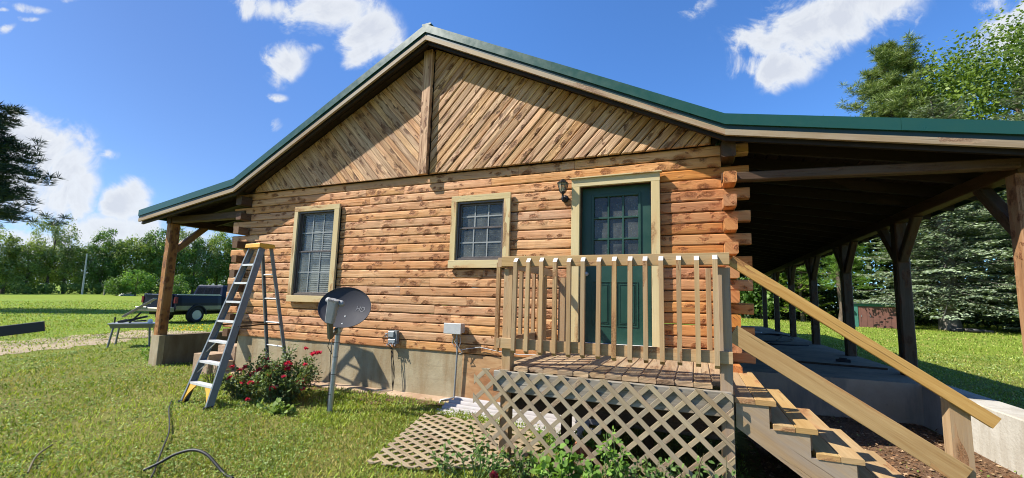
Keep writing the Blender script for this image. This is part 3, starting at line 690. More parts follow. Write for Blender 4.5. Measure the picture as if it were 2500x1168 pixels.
# foundations
fd = MB()
fd.box(-7.86, -3.10, 0.02, 0.22, -0.3, 0.735, 0.5); fd.box(-2.42, 0.30, 0.035, 0.22, -0.3, 0.735, 0.5)
fd.box(-7.88, -7.70, 0.22, 17.2, -0.3, 0.73, 0.5); fd.box(0.14, 0.30, 0.22, 17.2, -0.3, 0.73, 0.5)
fd.build('foundation', CONC, HOUSE)
ft = MB()
rg = []; us = []
for k in range(60):
    x = -7.9+(7.9-3.0)*k/59; j1 = noise.noise(Vector((x*3, 1, 0)))*0.03; j2 = noise.noise(Vector((x*4, 5, 0)))*0.025
    rg.append([(x, 0.03, -0.2), (x, -0.17+j1, -0.2), (x, -0.15+j1, 0.075+j2*0.6), (x, -0.10+j1*.5, 0.10+j2*0.4), (x, 0.03, 0.105)]); us.append(x)
ft.loops([list(reversed(r_)) for r_ in rg], us, 0.5); ft.box(-3.0, 0.3, -0.10, 0.03, -0.2, 0.085, 0.5, 0.01); ft.build('footing', CONCF, HOUSE)
pl = MB(); pl.box(-3.095, -2.425, 0.012, 0.03, 0.10, 0.722, 0.37, 0.002); o = pl.build('plywood_panel', PLY, HOUSE)
# right porch slab with its retaining wall, left porch wall
sl = MB(); sl.box(0.31, 3.06, 1.85, 17.4, -0.2, 0.53, 0.5, 0.012); sl.build('porch_slab', SLAB, HOUSE)
rw = MB(); rw.box(2.735, 3.06, -3.6, 1.848, -0.25, 0.532, 0.5, 0.012); rw.build('retaining_wall', CONCW, HOUSE)
lw = MB(); lw.box(-10.44, -10.175, 0.101, 17.4, -0.2, 0.607, 0.5, 0.01); lw.build('porch_wall', concrete('shaded_concrete', (0.17, 0.13, 0.08), (0.24, 0.19, 0.12), (0.13, 0.09, 0.05), 0.004, True), HOUSE)  # shade on the long face is put into this darker concrete colour
lw = MB(); lw.box(-10.45, -10.17, -0.01, 0.10, -0.2, 0.61, 0.5, 0.008); lw.build('wall_end', CONC, HOUSE)  # sunlit end of the same wall, coloured lighter

# windows and door ---------------------------------------------------
def window(x0, x1, z0, z1, ox0, ox1, oz0, oz1, zr, blinds, label):
    """x0..z1 clear opening, o.. outside of the casing, zr meeting rail"""
    y = -0.045; c = MB(); q = 0.003
    c.beam((ox0, y, (z1+oz1)/2), (ox1, y, (z1+oz1)/2), 0.036, oz1-z1, ch=q); c.beam((ox0-0.01, y-0.003, (z0+oz0)/2), (ox1+0.01, y-0.003, (z0+oz0)/2), 0.042, z0-oz0, ch=q)
    c.beam(((ox0+x0)/2, y, z0+0.001), ((ox0+x0)/2, y, z1-0.001), x0-ox0, 0.036, (0, 1, 0), ch=q); c.beam(((ox1+x1)/2, y, z0+0.001), ((ox1+x1)/2, y, z1-0.001), ox1-x1, 0.036, (0, 1, 0), ch=q)
    w = c.build('window', TRIM_Y, HOUSE); w['label'] = label
    s = MB(); f = 0.03
    s.box(x0, x0+f, -0.035, 0.05, z0, z1, 0.5, 0.002); s.box(x1-f, x1, -0.035, 0.05, z0, z1, 0.5, 0.002)
    s.box(x0+f, x1-f, -0.035, 0.05, z1-f, z1, 0.5, 0.002); s.box(x0+f, x1-f, -0.035, 0.05, z0, z0+f, 0.5, 0.002)
    s.build('window_frame', ALU, w)
    for (a, b_, yy) in ((zr-0.005, z1-f, 0.022), (z0+f, zr+0.025, 0.0)):
        m = MB(); g = 0.026
        X0, X1 = x0+f+0.002, x1-f-0.002
        m.box(X0, X1, yy-0.012, yy+0.012, b_-g, b_-0.001, 0.5, 0.002); m.box(X0, X1, yy-0.012, yy+0.012, a+0.001, a+g, 0.5, 0.002)
        m.box(X0, X0+g*0.8, yy-0.012, yy+0.012, a+g, b_-g, 0.5, 0.002); m.box(X1-g*0.8, X1, yy-0.012, yy+0.012, a+g, b_-g, 0.5, 0.002)
        sash = m.build('sash', ALU, w)
        p = MB(); p.face([(X0+0.018, yy+0.004, a+g*0.9), (X1-0.018, yy+0.004, a+g*0.9), (X1-0.018, yy+0.004, b_-g*0.9), (X0+0.018, yy+0.004, b_-g*0.9)]); p.build('pane', GLASS if blinds > 0.5 else GLASS2, w)
        mm = MB(); xa, xb = X0+g*0.8, X1-g*0.8
        for t in (1/3, 2/3): mm.box(xa+(xb-xa)*t-0.009, xa+(xb-xa)*t+0.009, yy-0.006, yy+0.002, a+g, b_-g, 0.5)
        mm.box(xa, xb, yy-0.0059, yy+0.0019, (a+b_)/2-0.009, (a+b_)/2+0.009, 0.5)
        mm.build('muntin', MUNTIN, w)
    bl = MB(); n = int((z1-z0)/0.032); cut = 0 if blinds > 0.5 else n*0.0
    for k in range(n):
        zz = z0+0.03+k*0.032
        if blinds < 0.9 and random.random() < 0.0: continue
        bl.face([(x0+0.04, 0.085, zz), (x1-0.04, 0.085, zz), (x1-0.04, 0.105, zz+0.02), (x0+0.04, 0.105, zz+0.02)])
    bl.build('blind', BLIND if blinds > 0.5 else DARKROOM, w)
    dk = MB(); dk.box(x0-0.1, x1+0.1, 0.14, 0.9, z0-0.1, z1+0.1, 0.5); dk.build('window_dark_box', DARKROOM, w)  # dark box behind the glass stands in for the unlit room
window(-6.50, -5.655, 1.49, 2.953, -6.585, -5.545, 1.382, 3.040, 2.235, 1, 'tall window with half drawn blinds')
window(-3.262, -2.492, 2.05, 2.918, -3.352, -2.392, 1.938, 3.004, 2.515, 0, 'small square window nearer the door')
# door casing
dc = MB(); y = -0.055
dc.beam((-1.50, y, 3.048), (-0.385, y, 3.048), 0.05, 0.105, ch=0.003); dc.beam((-1.445, y, 0.99), (-1.445, y, 2.994), 0.108, 0.05, (0, 1, 0), ch=0.003)
dc.beam((-0.437, y, 0.90), (-0.437, y, 2.994), 0.102, 0.05, (0, 1, 0), ch=0.003); dc.beam((-1.52, y-0.012, 3.107), (-0.36, y-0.012, 3.107), 0.085, 0.014, ch=0.001)
DR = dc.build('door', TRIM_Y, HOUSE); DR['label'] = 'green entry door with nine panes and yellowish casing'
jb = MB(); jb.box(-1.41, -1.388, -0.03, 0.14, 0.99, 3.02, 0.3); jb.box(-0.498, -0.476, -0.03, 0.14, 0.99, 3.02, 0.3); jb.box(-1.388, -0.498, -0.029, 0.139, 3.0, 3.021, 0.3)
jb.build('door_jamb', DARKW, DR)
th = MB(); th.box(-1.49, -0.39, -0.085, 0.10, 0.945, 0.985, 0.5, 0.006); th.build('threshold', WHITEP, DR)
ds = MB(); X0, X1, Zb, Zt = -1.386, -0.500, 0.99, 2.998; ya, yb = 0.055, 0.098
gx0, gx1, gz0, gz1 = -1.225, -0.660, 2.03, 2.865
ds.box(X0, gx0, ya, yb, Zb, Zt, 0.5); ds.box(gx1, X1, ya, yb, Zb, Zt, 0.5); ds.box(gx0, gx1, ya, yb, gz1, Zt, 0.5); ds.box(gx0, gx1, ya, yb, Zb, gz0, 0.5)
for a in (gx0-0.035, gx1+0.003): ds.box(a, a+0.032, ya-0.014, ya+0.002, gz0-0.035, gz1+0.035, 0.5, 0.005)
for a in (gz0-0.035, gz1+0.003): ds.box(gx0-0.003, gx1+0.003, ya-0.013, ya+0.002, a, a+0.032, 0.5, 0.005)
for (a, b_) in ((-1.245, -1.0), (-0.93, -0.665)):
    for (c, d) in ((1.20, 1.76),):
        for e in (0.0, 0.032):
            t = 0.009 if e == 0 else 0.008; o_ = ya-0.009+e*0.05
            ds.box(a+e, a+e+t, o_, ya+0.001, c+e, d-e, 0.5, 0.002); ds.box(b_-e-t, b_-e, o_, ya+0.001, c+e, d-e, 0.5, 0.002)
            ds.box(a+e+t, b_-e-t, o_, ya+0.001, c+e, c+e+t, 0.5, 0.002); ds.box(a+e+t, b_-e-t, o_, ya+0.001, d-e-t, d-e, 0.5, 0.002)
        ds.box(a+0.05, b_-0.05, ya-0.006, ya+0.001, c+0.05, d-0.05, 0.5, 0.005)
ds.build('door_slab', DOORG, DR)
dm = MB()
for t in (1/3, 2/3):
    xx = gx0+(gx1-gx0)*t; dm.box(xx-0.012, xx+0.012, ya-0.008, yb+0.002, gz0, gz1, 0.5, 0.004)
    zz = gz0+(gz1-gz0)*t; dm.box(gx0, gx1, ya-0.007, yb+0.001, zz-0.012, zz+0.012, 0.5, 0.004)
dm.build('muntin', DOORG, DR)
dg = MB(); dg.face([(gx0, 0.076, gz0), (gx1, 0.076, gz0), (gx1, 0.076, gz1), (gx0, 0.076, gz1)]); dg.build('pane', GLASSD, DR)
dk = MB(); dk.box(-1.4, -0.49, 0.14, 1.0, 0.98, 3.0, 0.5); dk.build('door_dark_box', DARKROOM, DR)  # unlit interior behind the door, coloured in as a dark box
kn = MB(); kn.lathe((-1.325, 0.055, 1.86), (0, -1, 0), [(0.03, 0), (0.03, 0.006), (0.012, 0.01), (0.012, 0.035), (0.026, 0.042), (0.028, 0.056), (0.02, 0.068), (0, 0.07)], 16)
kn.build('door_knob', GALV, DR, smooth=True)

# ---------------------------------------------------------------- entry porch with stairs
PO = thing('entry_porch', (-0.7, -0.8, 0), 'small wooden porch with slatted railing and stairs going down to the right', 'porch')
d = MB(); x = -1.735; n = 0
while x < 0.24:
    w = 0.138; e = min(x+w, 0.262); yf = -1.575+random.uniform(-0.016, 0.012)
    if x < -1.62: yf = -1.46
    if e > 0.15: yf = -1.46
    rg = []; us = []; r = random.random(); 
    for k in range(7):
        yy = yf+(-0.02-yf)*k/6; jz = random.uniform(-0.0025, 0.0025)
        rg.append([(x, yy, 0.846), (e, yy+random.uniform(-.006, .006)*(k == 0), 0.846), (e, yy, 0.876+jz), (e-0.008, yy, 0.884+jz), (x+0.008, yy, 0.884+jz), (x, yy, 0.877+jz)]); us.append(yy)
    d.loops(rg, us, r); x = e+0.004
d.build('deck_boards', DECKW, PO)
rm = MB(); rm.beam((-1.79, -1.588, 0.742), (0.24, -1.588, 0.742), 0.04, 0.19, ch=0.006, seg=8, wob=0.0015)
rm.build('rim_board', GREYW, PO)
rm = MB(); rm.beam((-1.75, -1.56, 0.75), (-1.75, -0.03, 0.75), 0.038, 0.18); rm.beam((0.245, -1.56, 0.75), (0.245, -0.03, 0.75), 0.038, 0.18)
for xx in (-1.2, -0.75, -0.3): rm.beam((xx, -1.56, 0.76), (xx, -0.03, 0.76), 0.038, 0.16)
rm.beam((-1.7, -1.50, 0.56), (0.2, -1.50, 0.56), 0.04, 0.15)
rm.build('joist', DARKW, PO)
def post(x, y, z0, z1, m=TREATED, s=0.092):
    p = MB(); p.beam((x, y, z0), (x, y, z1), s, s, (0, 1, 0), ch=0.004, seg=3, wob=0.0005); return p.build('post', m, PO)
post(-1.69, -1.515, -0.1, 1.80, TREATED); post(0.212, -1.515, -0.1, 1.80, STRINGER)
post(-1.685, -0.62, 0.885, 1.80, TREATED); post(-1.60, -0.075, 0.885, 1.80, TREATED); post(0.245, -0.085, 0.885, 1.76, TREATED)
post(-1.25, -1.0, -0.1, 0.66, DARKW); post(-0.45, -0.9, -0.1, 0.66, DARKW); post(-0.95, -0.2, -0.1, 0.66, DARKW)
b = MB(); b.beam((0.135, -0.07, 0.885), (0.135, -0.07, 1.915), 0.055, 0.038, (0, 1, 0)); b.build('wall_board', TREATED, PO)
def part(name, m, fn):
    b = MB(); fn(b); return b.build(name, m, PO)
part('top_rail', TREATED, lambda b: b.beam((-1.748, -1.581, 1.868), (0.252, -1.581, 1.868), 0.038, 0.098, ch=0.003, seg=2, wob=0.001))
part('bottom_rail', TREATED, lambda b: b.beam((-1.735, -1.581, 1.092), (0.257, -1.581, 1.092), 0.038, 0.096, ch=0.003, seg=2, wob=0.001))
part('top_rail', TREATED, lambda b: b.beam((-1.768, -1.60, 1.860), (-1.768, -0.02, 1.860), 0.038, 0.092))
part('bottom_rail', TREATED, lambda b: b.beam((-1.762, -1.60, 1.09), (-1.762, -0.02, 1.09), 0.038, 0.090))
def baluster(x, y, nx, ny):
    """2x2 slat on the outer face of the rails; bevelled ends; (nx,ny) points outwards"""
    b = MB(); w = 0.0185; z0, z1 = 1.006+random.uniform(-.006, .006), 1.868+random.uniform(-.005, .004); lean = random.uniform(-0.006, 0.006)
    tx, ty = -ny, nx
    def P(s_, o_, z): return (x+tx*(s_*w+lean*(z-z0))+nx*o_*w, y+ty*(s_*w+lean*(z-z0))+ny*o_*w, z)
    A = [P(-1, -1, z0-0.0), P(1, -1, z0), P(1, 1, z0+0.028), P(-1, 1, z0+0.028)]
    B = [P(-1, -1, z1+0.026), P(1, -1, z1+0.026), P(1, 1, z1-0.012), P(-1, 1, z1-0.012)]
    if nx*1+ny*0 != 0 or True:
        b.loops([A, B], [0, 0.87], random.random())
    o_ = b.build('baluster', TREATED, PO); c_ = MB(); k = 0.0012
    q = [P(-1, -1, z1+0.026), P(1, -1, z1+0.026), P(1, 1, z1-0.012), P(-1, 1, z1-0.012)]
    nn_ = (Vector(q[1])-Vector(q[0])).cross(Vector(q[3])-Vector(q[0])).normalized()
    if nn_.z < 0: nn_ = -nn_
    c_.face([tuple(Vector(p)+nn_*k) for p in (q if (Vector(q[1])-Vector(q[0])).cross(Vector(q[2])-Vector(q[1])).dot(nn_) > 0 else q[::-1])], [(3, 3), (3.04, 3), (3.04, 3.05), (3, 3.05)]); c_.build('sawn_end', SAWN, o_)
    return o_
for i in range(14): baluster(-1.595+i*0.1335+random.uniform(-.004, .004), -1.6195, 0, -1)
for i in range(8): baluster(-1.8065, -1.53+i*0.19, -1, 0)
# stairs
for i in range(5):
    xr = (0.544, 0.800, 1.069, 1.330, 1.590)[i]; zt = 0.795-0.168*i
    b = MB(); y0 = -1.575+random.uniform(-.01, .01)
    b.beam((xr-0.072, y0, zt-0.019), (xr-0.072, -0.06, zt-0.019), 0.138, 0.038); b.beam((xr-0.214, y0, zt-0.019), (xr-0.214, -0.06, zt-0.019), 0.138, 0.038)
    b.build('tread', STEP_W, PO)
    b = MB(); b.beam((xr-0.035, -1.50, zt-0.105), (xr-0.035, -0.10, zt-0.105), 0.02, 0.13); b.build('riser', STRINGER, PO)
for yy, lab in ((-1.545, 'front'), (-0.80, 'mid'), (-0.11, 'back')):
    pts = [(0.27, 0.755)]
    for i in range(5):
        xr = (0.544, 0.800, 1.069, 1.330, 1.590)[i]-0.05; zt = 0.757-0.168*i
        pts += [(xr, zt), (xr, zt-0.168)]
    pts += [(1.62, -0.08), (1.20, -0.08), (0.27, 0.575)]
    b = MB(); F = [(px_, yy-0.019, pz) for px_, pz in pts]; B = [(px_, yy+0.019, pz) for px_, pz in pts]
    ct = math.cos(R_(-33)), math.sin(R_(-33)); U = [(p[0]*ct[0]+p[2]*ct[1], -p[0]*ct[1]+p[2]*ct[0]) for p in F]
    b.face(F[::-1], U[::-1], 0.4); b.face(B, U, 0.4)
    for i in range(len(F)):
        j = (i+1) % len(F); b.face([F[i], F[j], B[j], B[i]], [(F[i][0], 0), (F[j][0], 0), (F[j][0], .04), (F[i][0], .04)], 0.4)
    b.build('stringer', STRINGER, PO)
part('handrail', HANDRAIL, lambda b: b.beam((0.262, -1.548, 1.860), (1.775, -1.548, 0.79), 0.038, 0.082, ch=0.003))
part('handrail', HANDRAIL, lambda b: b.beam((0.262, -1.5405, 1.285), (1.605, -1.5405, 0.432), 0.036, 0.138, ch=0.003))
part('newel_post', TREATED, lambda b: b.loops([[(1.562, -1.523, -0.1), (1.668, -1.523, -0.1), (1.668, -1.42, -0.1), (1.562, -1.42, -0.1)], [(1.562, -1.523, 0.905), (1.668, -1.523, 0.835), (1.668, -1.42, 0.835), (1.562, -1.42, 0.905)]], [0, 1], 0.3))

# ---------------------------------------------------------------- lattice panels
def lattice(name, label, W_, H_, A, U, V, N, m, pitch=0.134, sl_=0.040, ang=45, miss=0.0, jag=0.0, outline=None):
    A, U, V, N = Vector(A), Vector(U).normalized(), Vector(V).normalized(), Vector(N).normalized()
    t = thing(name, tuple(A), label, 'lattice panel', 'sections of wooden lattice')
    ol = outline or [(0, 0), (W_, 0), (W_, H_), (0, H_)]
    for layer, an in ((0, -ang), (1, ang)):
        mb = MB(); a = R_(an); nx, ny = -math.sin(a), math.cos(a); ds = [nx*p[0]+ny*p[1] for p in ol]; dd_ = min(ds)+0.02
        while dd_ < max(ds):
            hw = sl_/2*random.uniform(0.93, 1.06); q = clip(clip(ol, nx, ny, dd_+hw), -nx, -ny, -(dd_-hw)); dd_ += pitch
            if len(q) < 3 or abs(area(q)) < 0.0008 or random.random() < miss: continue
            o1 = 0.0085 if layer == 0 else 0.0; wv = random.uniform(-0.001, 0.001)
            pts = [A+U*u+V*v+N*(o1+wv) for u, v in q]
            if area(q) < 0: pts.reverse()
            if (pts[1]-pts[0]).cross(pts[2]-pts[1]).dot(N) < 0: pts.reverse()
            mb.prism(pts, N, 0.0082, None, 0.0012, U*math.cos(a)+V*math.sin(a))
        mb.build('slats', m, t)
    return t
lattice('lattice_panel', 'tall weathered lattice panel standing in front of the porch underside', 2.2, 0.9,
        (-1.985, -1.655, -0.02), (1, 0, 0), (0, 0.035, 1), (0, -1, 0), LATT, pitch=0.128, sl_=0.038, ang=43,
        outline=[(0.0, 0.44), (0.12, 0.30), (0.42, 0.08), (0.75, 0.0), (2.235, 0.0), (2.235, 0.835), (2.15, 0.862), (0.35, 0.875), (0.06, 0.872), (0.0, 0.83)])
a = R_(65)
lattice('lattice_panel', 'broken lattice panel lying flat on the grass', 1.5, 1.3,
        (-2.735, -2.150, 0.045), (math.cos(R_(20)), math.sin(R_(20)), 0.0), (-math.sin(R_(20)), math.cos(R_(20)), 0.03), (0, 0, 1), LATT, pitch=0.104, sl_=0.040, ang=45,
        outline=[(0.0, 0.0), (0.50, -0.10), (1.25, 0.0), (1.55, 0.45), (1.4, 0.95), (1.0, 1.15), (0.10, 1.42)])

# ---------------------------------------------------------------- white siding strips beneath the porch
STR = [(0.30, 0.03, -3.12, -1.12), (0.20, 0.055, -3.02, -1.05), (0.215, 0.10, -3.0, -1.25), (0.10, 0.03, -2.95, -1.15), (0.0, 0.075, -2.92, -1.0), (-0.10, 0.02, -2.98, -1.10)]
NM = ['rearmost white vinyl siding strip against the foundation', 'second white vinyl siding strip from the foundation', 'uppermost white vinyl siding strip of the pile', 'fourth white vinyl siding strip from the foundation', 'long white vinyl strip second from the front of the pile', 'frontmost white vinyl siding strip on the grass']
for i, (yy, zz, xa, xb) in enumerate([( -0.20, 0.20, -3.06, -1.10), (-0.27, 0.165, -3.10, -1.02), (-0.33, 0.125, -3.13, -1.15), (-0.40, 0.095, -3.12, -1.0), (-0.46, 0.06, -3.16, -1.2), (-0.54, 0.035, -3.10, -1.1)]):
    mb = MB(); ring = []; 
    for x_ in (xa, xb):
        rg = []
        for k in range(9):
            f = k/8; rg.append((x_, yy-0.056*f+0.028+ (0.0 if x_ == xa else -0.10), zz*0.8+0.034*math.sin(f*math.pi)-0.01*f))
        rg += [(p[0], p[1]+0.001, p[2]-0.012) for p in reversed(rg)]
        ring.append(rg)
    mb.loops(ring, [0, 2], random.random()); o = mb.build('siding_strip', VINYL); tag(o, NM[i], 'siding strip', 'white vinyl strips stacked by the foundation')

# ---------------------------------------------------------------- step ladder
LD = thing('step_ladder', (-6.3, -0.9, 0), 'tall blue-grey fibreglass step ladder with yellow top and aluminium steps', 'ladder')
fl0, fl1 = Vector((-6.556, -1.538, 0.0)), Vector((-6.435, -0.905, 2.20))
fr0, fr1 = Vector((-5.869, -1.620, 0.0)), Vector((-6.105, -0.955, 2.20))
e1 = (fr0-fl0).normalized(); e2 = Vector((-e1.y, e1.x, 0))
def channel(name, p0, p1, w, dpt, inward, m):
    """C-section rail: web dpt deep (front-back), flanges pointing inward"""
    b = MB(); d_ = (p1-p0).normalized(); back = e2-d_*e2.dot(d_); back.normalize(); t = 0.005
    def P(c, s_, f_): return c+inward*s_+back*f_
    prof = [(0, 0), (w, 0), (w, t), (t, t), (t, dpt-t), (w, dpt-t), (w, dpt), (0, dpt)]
    b.loops([[P(p0, *q) for q in prof], [P(p1, *q) for q in prof]], [0, 2.3], 0.5); return b.build(name, m, LD)
channel('front_rail', fl0, fl1, 0.032, 0.085, e1, FIBER); channel('front_rail', fr0, fr1, 0.032, 0.085, -e1, FIBER)
rl1, rr1 = fl1+e2*0.16+e1*0.03, fr1+e2*0.16-e1*0.02
rl0, rr0 = Vector((-6.64, -0.24, 0.0)), Vector((-6.02, -0.33, 0.0))
channel('rear_rail', rl0, rl1, 0.026, 0.045, e1, FIBER); channel('rear_rail', rr0, rr1, 0.026, 0.045, -e1, FIBER)
for k in range(1, 8):
    t = k*0.1262; a = fl0.lerp(fl1, t); b_ = fr0.lerp(fr1, t); m = MB()
    bk = e2*0.088; q = 0.006
    a2, b2 = a+e1*q, b_-e1*q; dz = Vector((0, 0, 0.028))
    A = [a2, a2+bk, a2+bk-dz, a2+bk-dz+Vector((0, 0, .003))-e2*0.004, a2+e2*0.004-Vector((0, 0, .004))+e2*0.0, a2-dz*1.1]
    m.loops([[a2, a2+bk, a2+bk-dz*0.9, a2+bk-dz*0.9-e2*0.004, a2+bk-e2*0.004-dz*0.15, a2+e2*0.004-dz*0.15, a2+e2*0.004-dz, a2-dz],
             [b2, b2+bk, b2+bk-dz*0.9, b2+bk-dz*0.9-e2*0.004, b2+bk-e2*0.004-dz*0.15, b2+e2*0.004-dz*0.15, b2+e2*0.004-dz, b2-dz]], [0, .6], 0.5)
    m.build('step', ALUB, LD)
    if k in (1, 2, 3):
        m = MB(); c = (a+b_)/2
        for (p, s_) in ((a, 1), (b_, -1)):
            pr = fl0.lerp(fl1, t-0.075) if s_ > 0 else fr0.lerp(fr1, t-0.075)
            m.beam(pr+e1*s_*0.012+e2*0.05, a.lerp(b_, 0.5-0.22*s_)+e2*0.05-Vector((0, 0, .02)), 0.018, 0.006, ch=0)
        if k > 1: m.build('step_brace', ALUB, LD)
for k in range(5):
    t = 0.14+0.17*k; a = rl0.lerp(rl1, t)+e1*0.01+e2*0.02; b_ = rr0.lerp(rr1, t)-e1*0.01+e2*0.02; m = MB(); m.tube([a, b_], 0.012, 8); m.build('rear_crossbar', ALUB, LD)
# yellow foot guards
for (p0_, p1_, s_) in ((fl0, fl1, 1), (fr0, fr1, -1)):
    m = MB(); rings = []; us = []
    for k in range(7):
        f = k/6; c = p0_.lerp(p1_, 0.008+f*0.112); wd = 0.045+0.19*f**1.8
        rings.append([c+e1*s_*0.006+e2*0.012, c+e1*s_*wd+e2*0.012, c+e1*s_*wd+e2*0.03, c+e1*s_*0.006+e2*0.03]); us.append(f)
    m.loops(rings, us, 0.5); m.build('foot_guard', YELP, LD)
    m = MB(); c = p0_; m.beam(c+e1*s_*0.01+e2*0.04+Vector((0, 0, -0.01)), c+e1*s_*0.01+e2*0.04+Vector((0, 0, 0.04)), 0.045, 0.10, e2, ch=0.004); m.build('foot', RUBBER, LD)
m = MB(); c0 = fl1.lerp(fr1, 0.5)+e2*0.085
hl = (fr1-fl1).length/2+0.03
rings = []
for z_, g_ in ((0.0, 0.0), (0.05, -0.004), (0.062, -0.012)):
    rings.append([c0+e1*(sx*(hl+g_))+e2*(sy*(0.115+g_))+Vector((0, 0, z_)) for sx, sy in ((-1, -1), (1, -1), (1, 1), (-1, 1))])
m.loops(rings, [0, .05, .06], 0.5); cap = m.build('top_cap', YELP, LD)
m = MB()
for sx in (-0.5, 0.05, 0.5): m.box(c0.x+sx*hl*1.2-0.03, c0.x+sx*hl*1.2+0.03, c0.y-0.012-sx*0.03, c0.y+0.012-sx*0.03, c0.z+0.061, c0.z+0.0635, 0.5)
m.build('tool_slot', BLACKP, cap)
m = MB()
for f_, r_2 in ((0, 0), (1, 1)):
    a = (fl0.lerp(fl1, 0.47) if f_ == 0 else fr0.lerp(fr1, 0.47))+e2*0.06; b_ = (rl0.lerp(rl1, 0.47) if f_ == 0 else rr0.lerp(rr1, 0.47)); mid = a.lerp(b_, 0.5)+Vector((0, 0, 0.015))
    m = MB(); m.beam(a, mid, 0.005, 0.022, ch=0); m.beam(mid, b_, 0.005, 0.022, ch=0); m.build('spreader', DARKW, LD)

# ---------------------------------------------------------------- satellite dish
DP = Vector((-4.374, -1.059, 0)); SD = thing('satellite_dish', tuple(DP), 'dark grey satellite dish on a galvanised pole beside the rose bush', 'satellite dish')
m = MB(); m.tube([DP+Vector((0, 0, -0.2)), DP+Vector((0.03, 0, 0.6)), DP+Vector((0.055, 0.0, 1.10))], 0.031, 16); m.build('mast', GALV, SD, smooth=True)
m = MB()
for z_ in (0.25, 0.5, 0.72, 0.9, 1.0): m.lathe(DP+Vector((0.03*z_/0.6, 0, z_)), (0.05, 0, 1), [(0.031, -0.004), (0.034, -0.003), (0.034, 0.003), (0.031, 0.004)], 16)
m.build('cable_tie', RUBBER, SD)
DC = Vector((-4.275, -1.03, 1.355)); N_ = Vector((0.32, -0.86, 0.40)).normalized()
U_ = Vector((0.93, 0.30, -0.22)); U_ = (U_-N_*U_.dot(N_)).normalized(); V_ = N_.cross(U_).normalized()
if V_.z < 0: V_ = -V_
a_, b_ = 0.348, 0.276; m = MB(); nr, na = 10, 48; rings = []
def dishpt(f, th, off=0.0): return DC+U_*(a_*f*math.cos(th))+V_*(b_*f*math.sin(th))+N_*(-0.075*(1-f*f)+off)
for f, off in [(0.02, -0.004)]+[(i/nr, -0.004) for i in range(1, nr+1)]+[(1.012, -0.004), (1.018, 0.004), (1.01, 0.008)]+[(i/nr, 0.0) for i in range(nr, 0, -1)]+[(0.02, 0.0)]:
    rings.append([dishpt(f, 2*math.pi*k/na, off) for k in range(na)])
m.loops(rings, list(range(len(rings))), 0.5, caps=True); refl = m.build('reflector', DISHM, SD, smooth=True)
m = MB()
for u, v in ((-0.10, -0.12), (0.03, -0.10), (-0.06, -0.24), (0.06, -0.21)):
    f = math.hypot(u/a_, v/b_); th = math.atan2(v/b_, u/a_); m.lathe(dishpt(f, th, 0.0), N_, [(0.011, -0.001), (0.011, 0.004), (0.0, 0.007)], 8)
m.build('bolt', PLASTG, refl)
# arm, feed head, bracket
bot = dishpt(0.80, -math.pi*0.62, -0.01); feed = Vector((-4.164, -1.33, 1.386))
elbow = Vector((-4.30, -1.20, 0.965)); arm_top = Vector((-4.225, -1.295, 1.20))
m = MB(); m.beam(Vector((-4.33, -1.04, 1.10)), elbow+Vector((0, 0, 0.02)), 0.045, 0.05, (0, 0, 1), ch=0.004); m.beam(elbow, arm_top, 0.048, 0.05, (0, -1, 0), ch=0.004, taper=1.2); m.build('feed_arm', simple('olive_arm', (0.07, 0.072, 0.05), 0.5), SD)
m = MB(); fc = feed; m.beam(arm_top-Vector((0.0, 0, 0.03)), fc+V_*0.065+N_*0.02, 0.10, 0.075, N_, ch=0.012, taper=1.3); HEADM = simple('feed_head_grey', (0.25, 0.255, 0.255), 0.5); hd = m.build('feed_head', HEADM, SD)
m = MB()
for s_ in (-0.085, 0.0, 0.085):
    m.lathe(fc+V_*0.05+U_*s_+N_*0.0, -N_, [(0.0, -0.006), (0.034, -0.004), (0.036, 0.02), (0.030, 0.05), (0.018, 0.07), (0, 0.07)], 16)
m.build('feed_horn', HEADM, hd, smooth=True)
m = MB(); bk = DC-N_*0.145; m.beam(bk-V_*0.10, bk+V_*0.08, 0.14, 0.05, N_, ch=0.006); m.beam(bk-V_*0.05, DP+Vector((0.055, 0.0, 1.07)), 0.07, 0.07, N_, ch=0.006)
m.lathe(DP+Vector((0.053, 0, 1.03)), (0.05, 0, 1), [(0.031, 0), (0.042, 0.004), (0.042, 0.09), (0.03, 0.10), (0, 0.10)], 16); m.build('bracket', GALV, SD)
m = MB(); p0_ = elbow; m.tube([p0_-V_*0.01, p0_+Vector((-0.03, 0, -0.10)), p0_+Vector((-0.01, 0.05, -0.20)), DP+Vector((-0.03, -0.02, 0.9)), DP+Vector((0.0, -0.035, 0.5)), DP+Vector((0, -0.035, 0.05))], 0.0045, 6); m.build('cable', RUBBER, SD, smooth=True)
def text(s_, size, origin, xdir, ydir, m, parent, name):
    cu_ = bpy.data.curves.new(name, 'FONT'); cu_.body = s_; cu_.size = size; cu_.extrude = 0.0008; cu_.align_x = 'CENTER'; cu_.align_y = 'CENTER'
    tmp = bpy.data.objects.new(name, cu_); COL.objects.link(tmp)
    x_ = Vector(xdir).normalized(); z_ = x_.cross(Vector(ydir)).normalized(); y_ = z_.cross(x_)
    Mx = Matrix((x_, y_, z_)).transposed().to_4x4(); Mx.translation = origin
    dg_ = bpy.context.evaluated_depsgraph_get(); me = bpy.data.meshes.new_from_object(tmp.evaluated_get(dg_)); me.transform(Mx)
    bpy.data.objects.remove(tmp); me.materials.clear(); me.materials.append(m); return link(bpy.data.objects.new(name, me), parent)
HD = text('HD', 0.095, DC+U_*0.19+V_*0.035, U_, V_, simple('pale_print', (0.085, 0.087, 0.10), 0.6), refl, 'printed_letters')
for v_ in HD.data.vertices:
    dlt = v_.co-DC; u_, w_ = dlt.dot(U_), dlt.dot(V_); v_.co = DC+U_*u_+V_*w_+N_*(-0.075*(1-(u_/a_)**2-(w_/b_)**2)+0.003+(0.0008 if dlt.dot(N_) > 0 else 0))
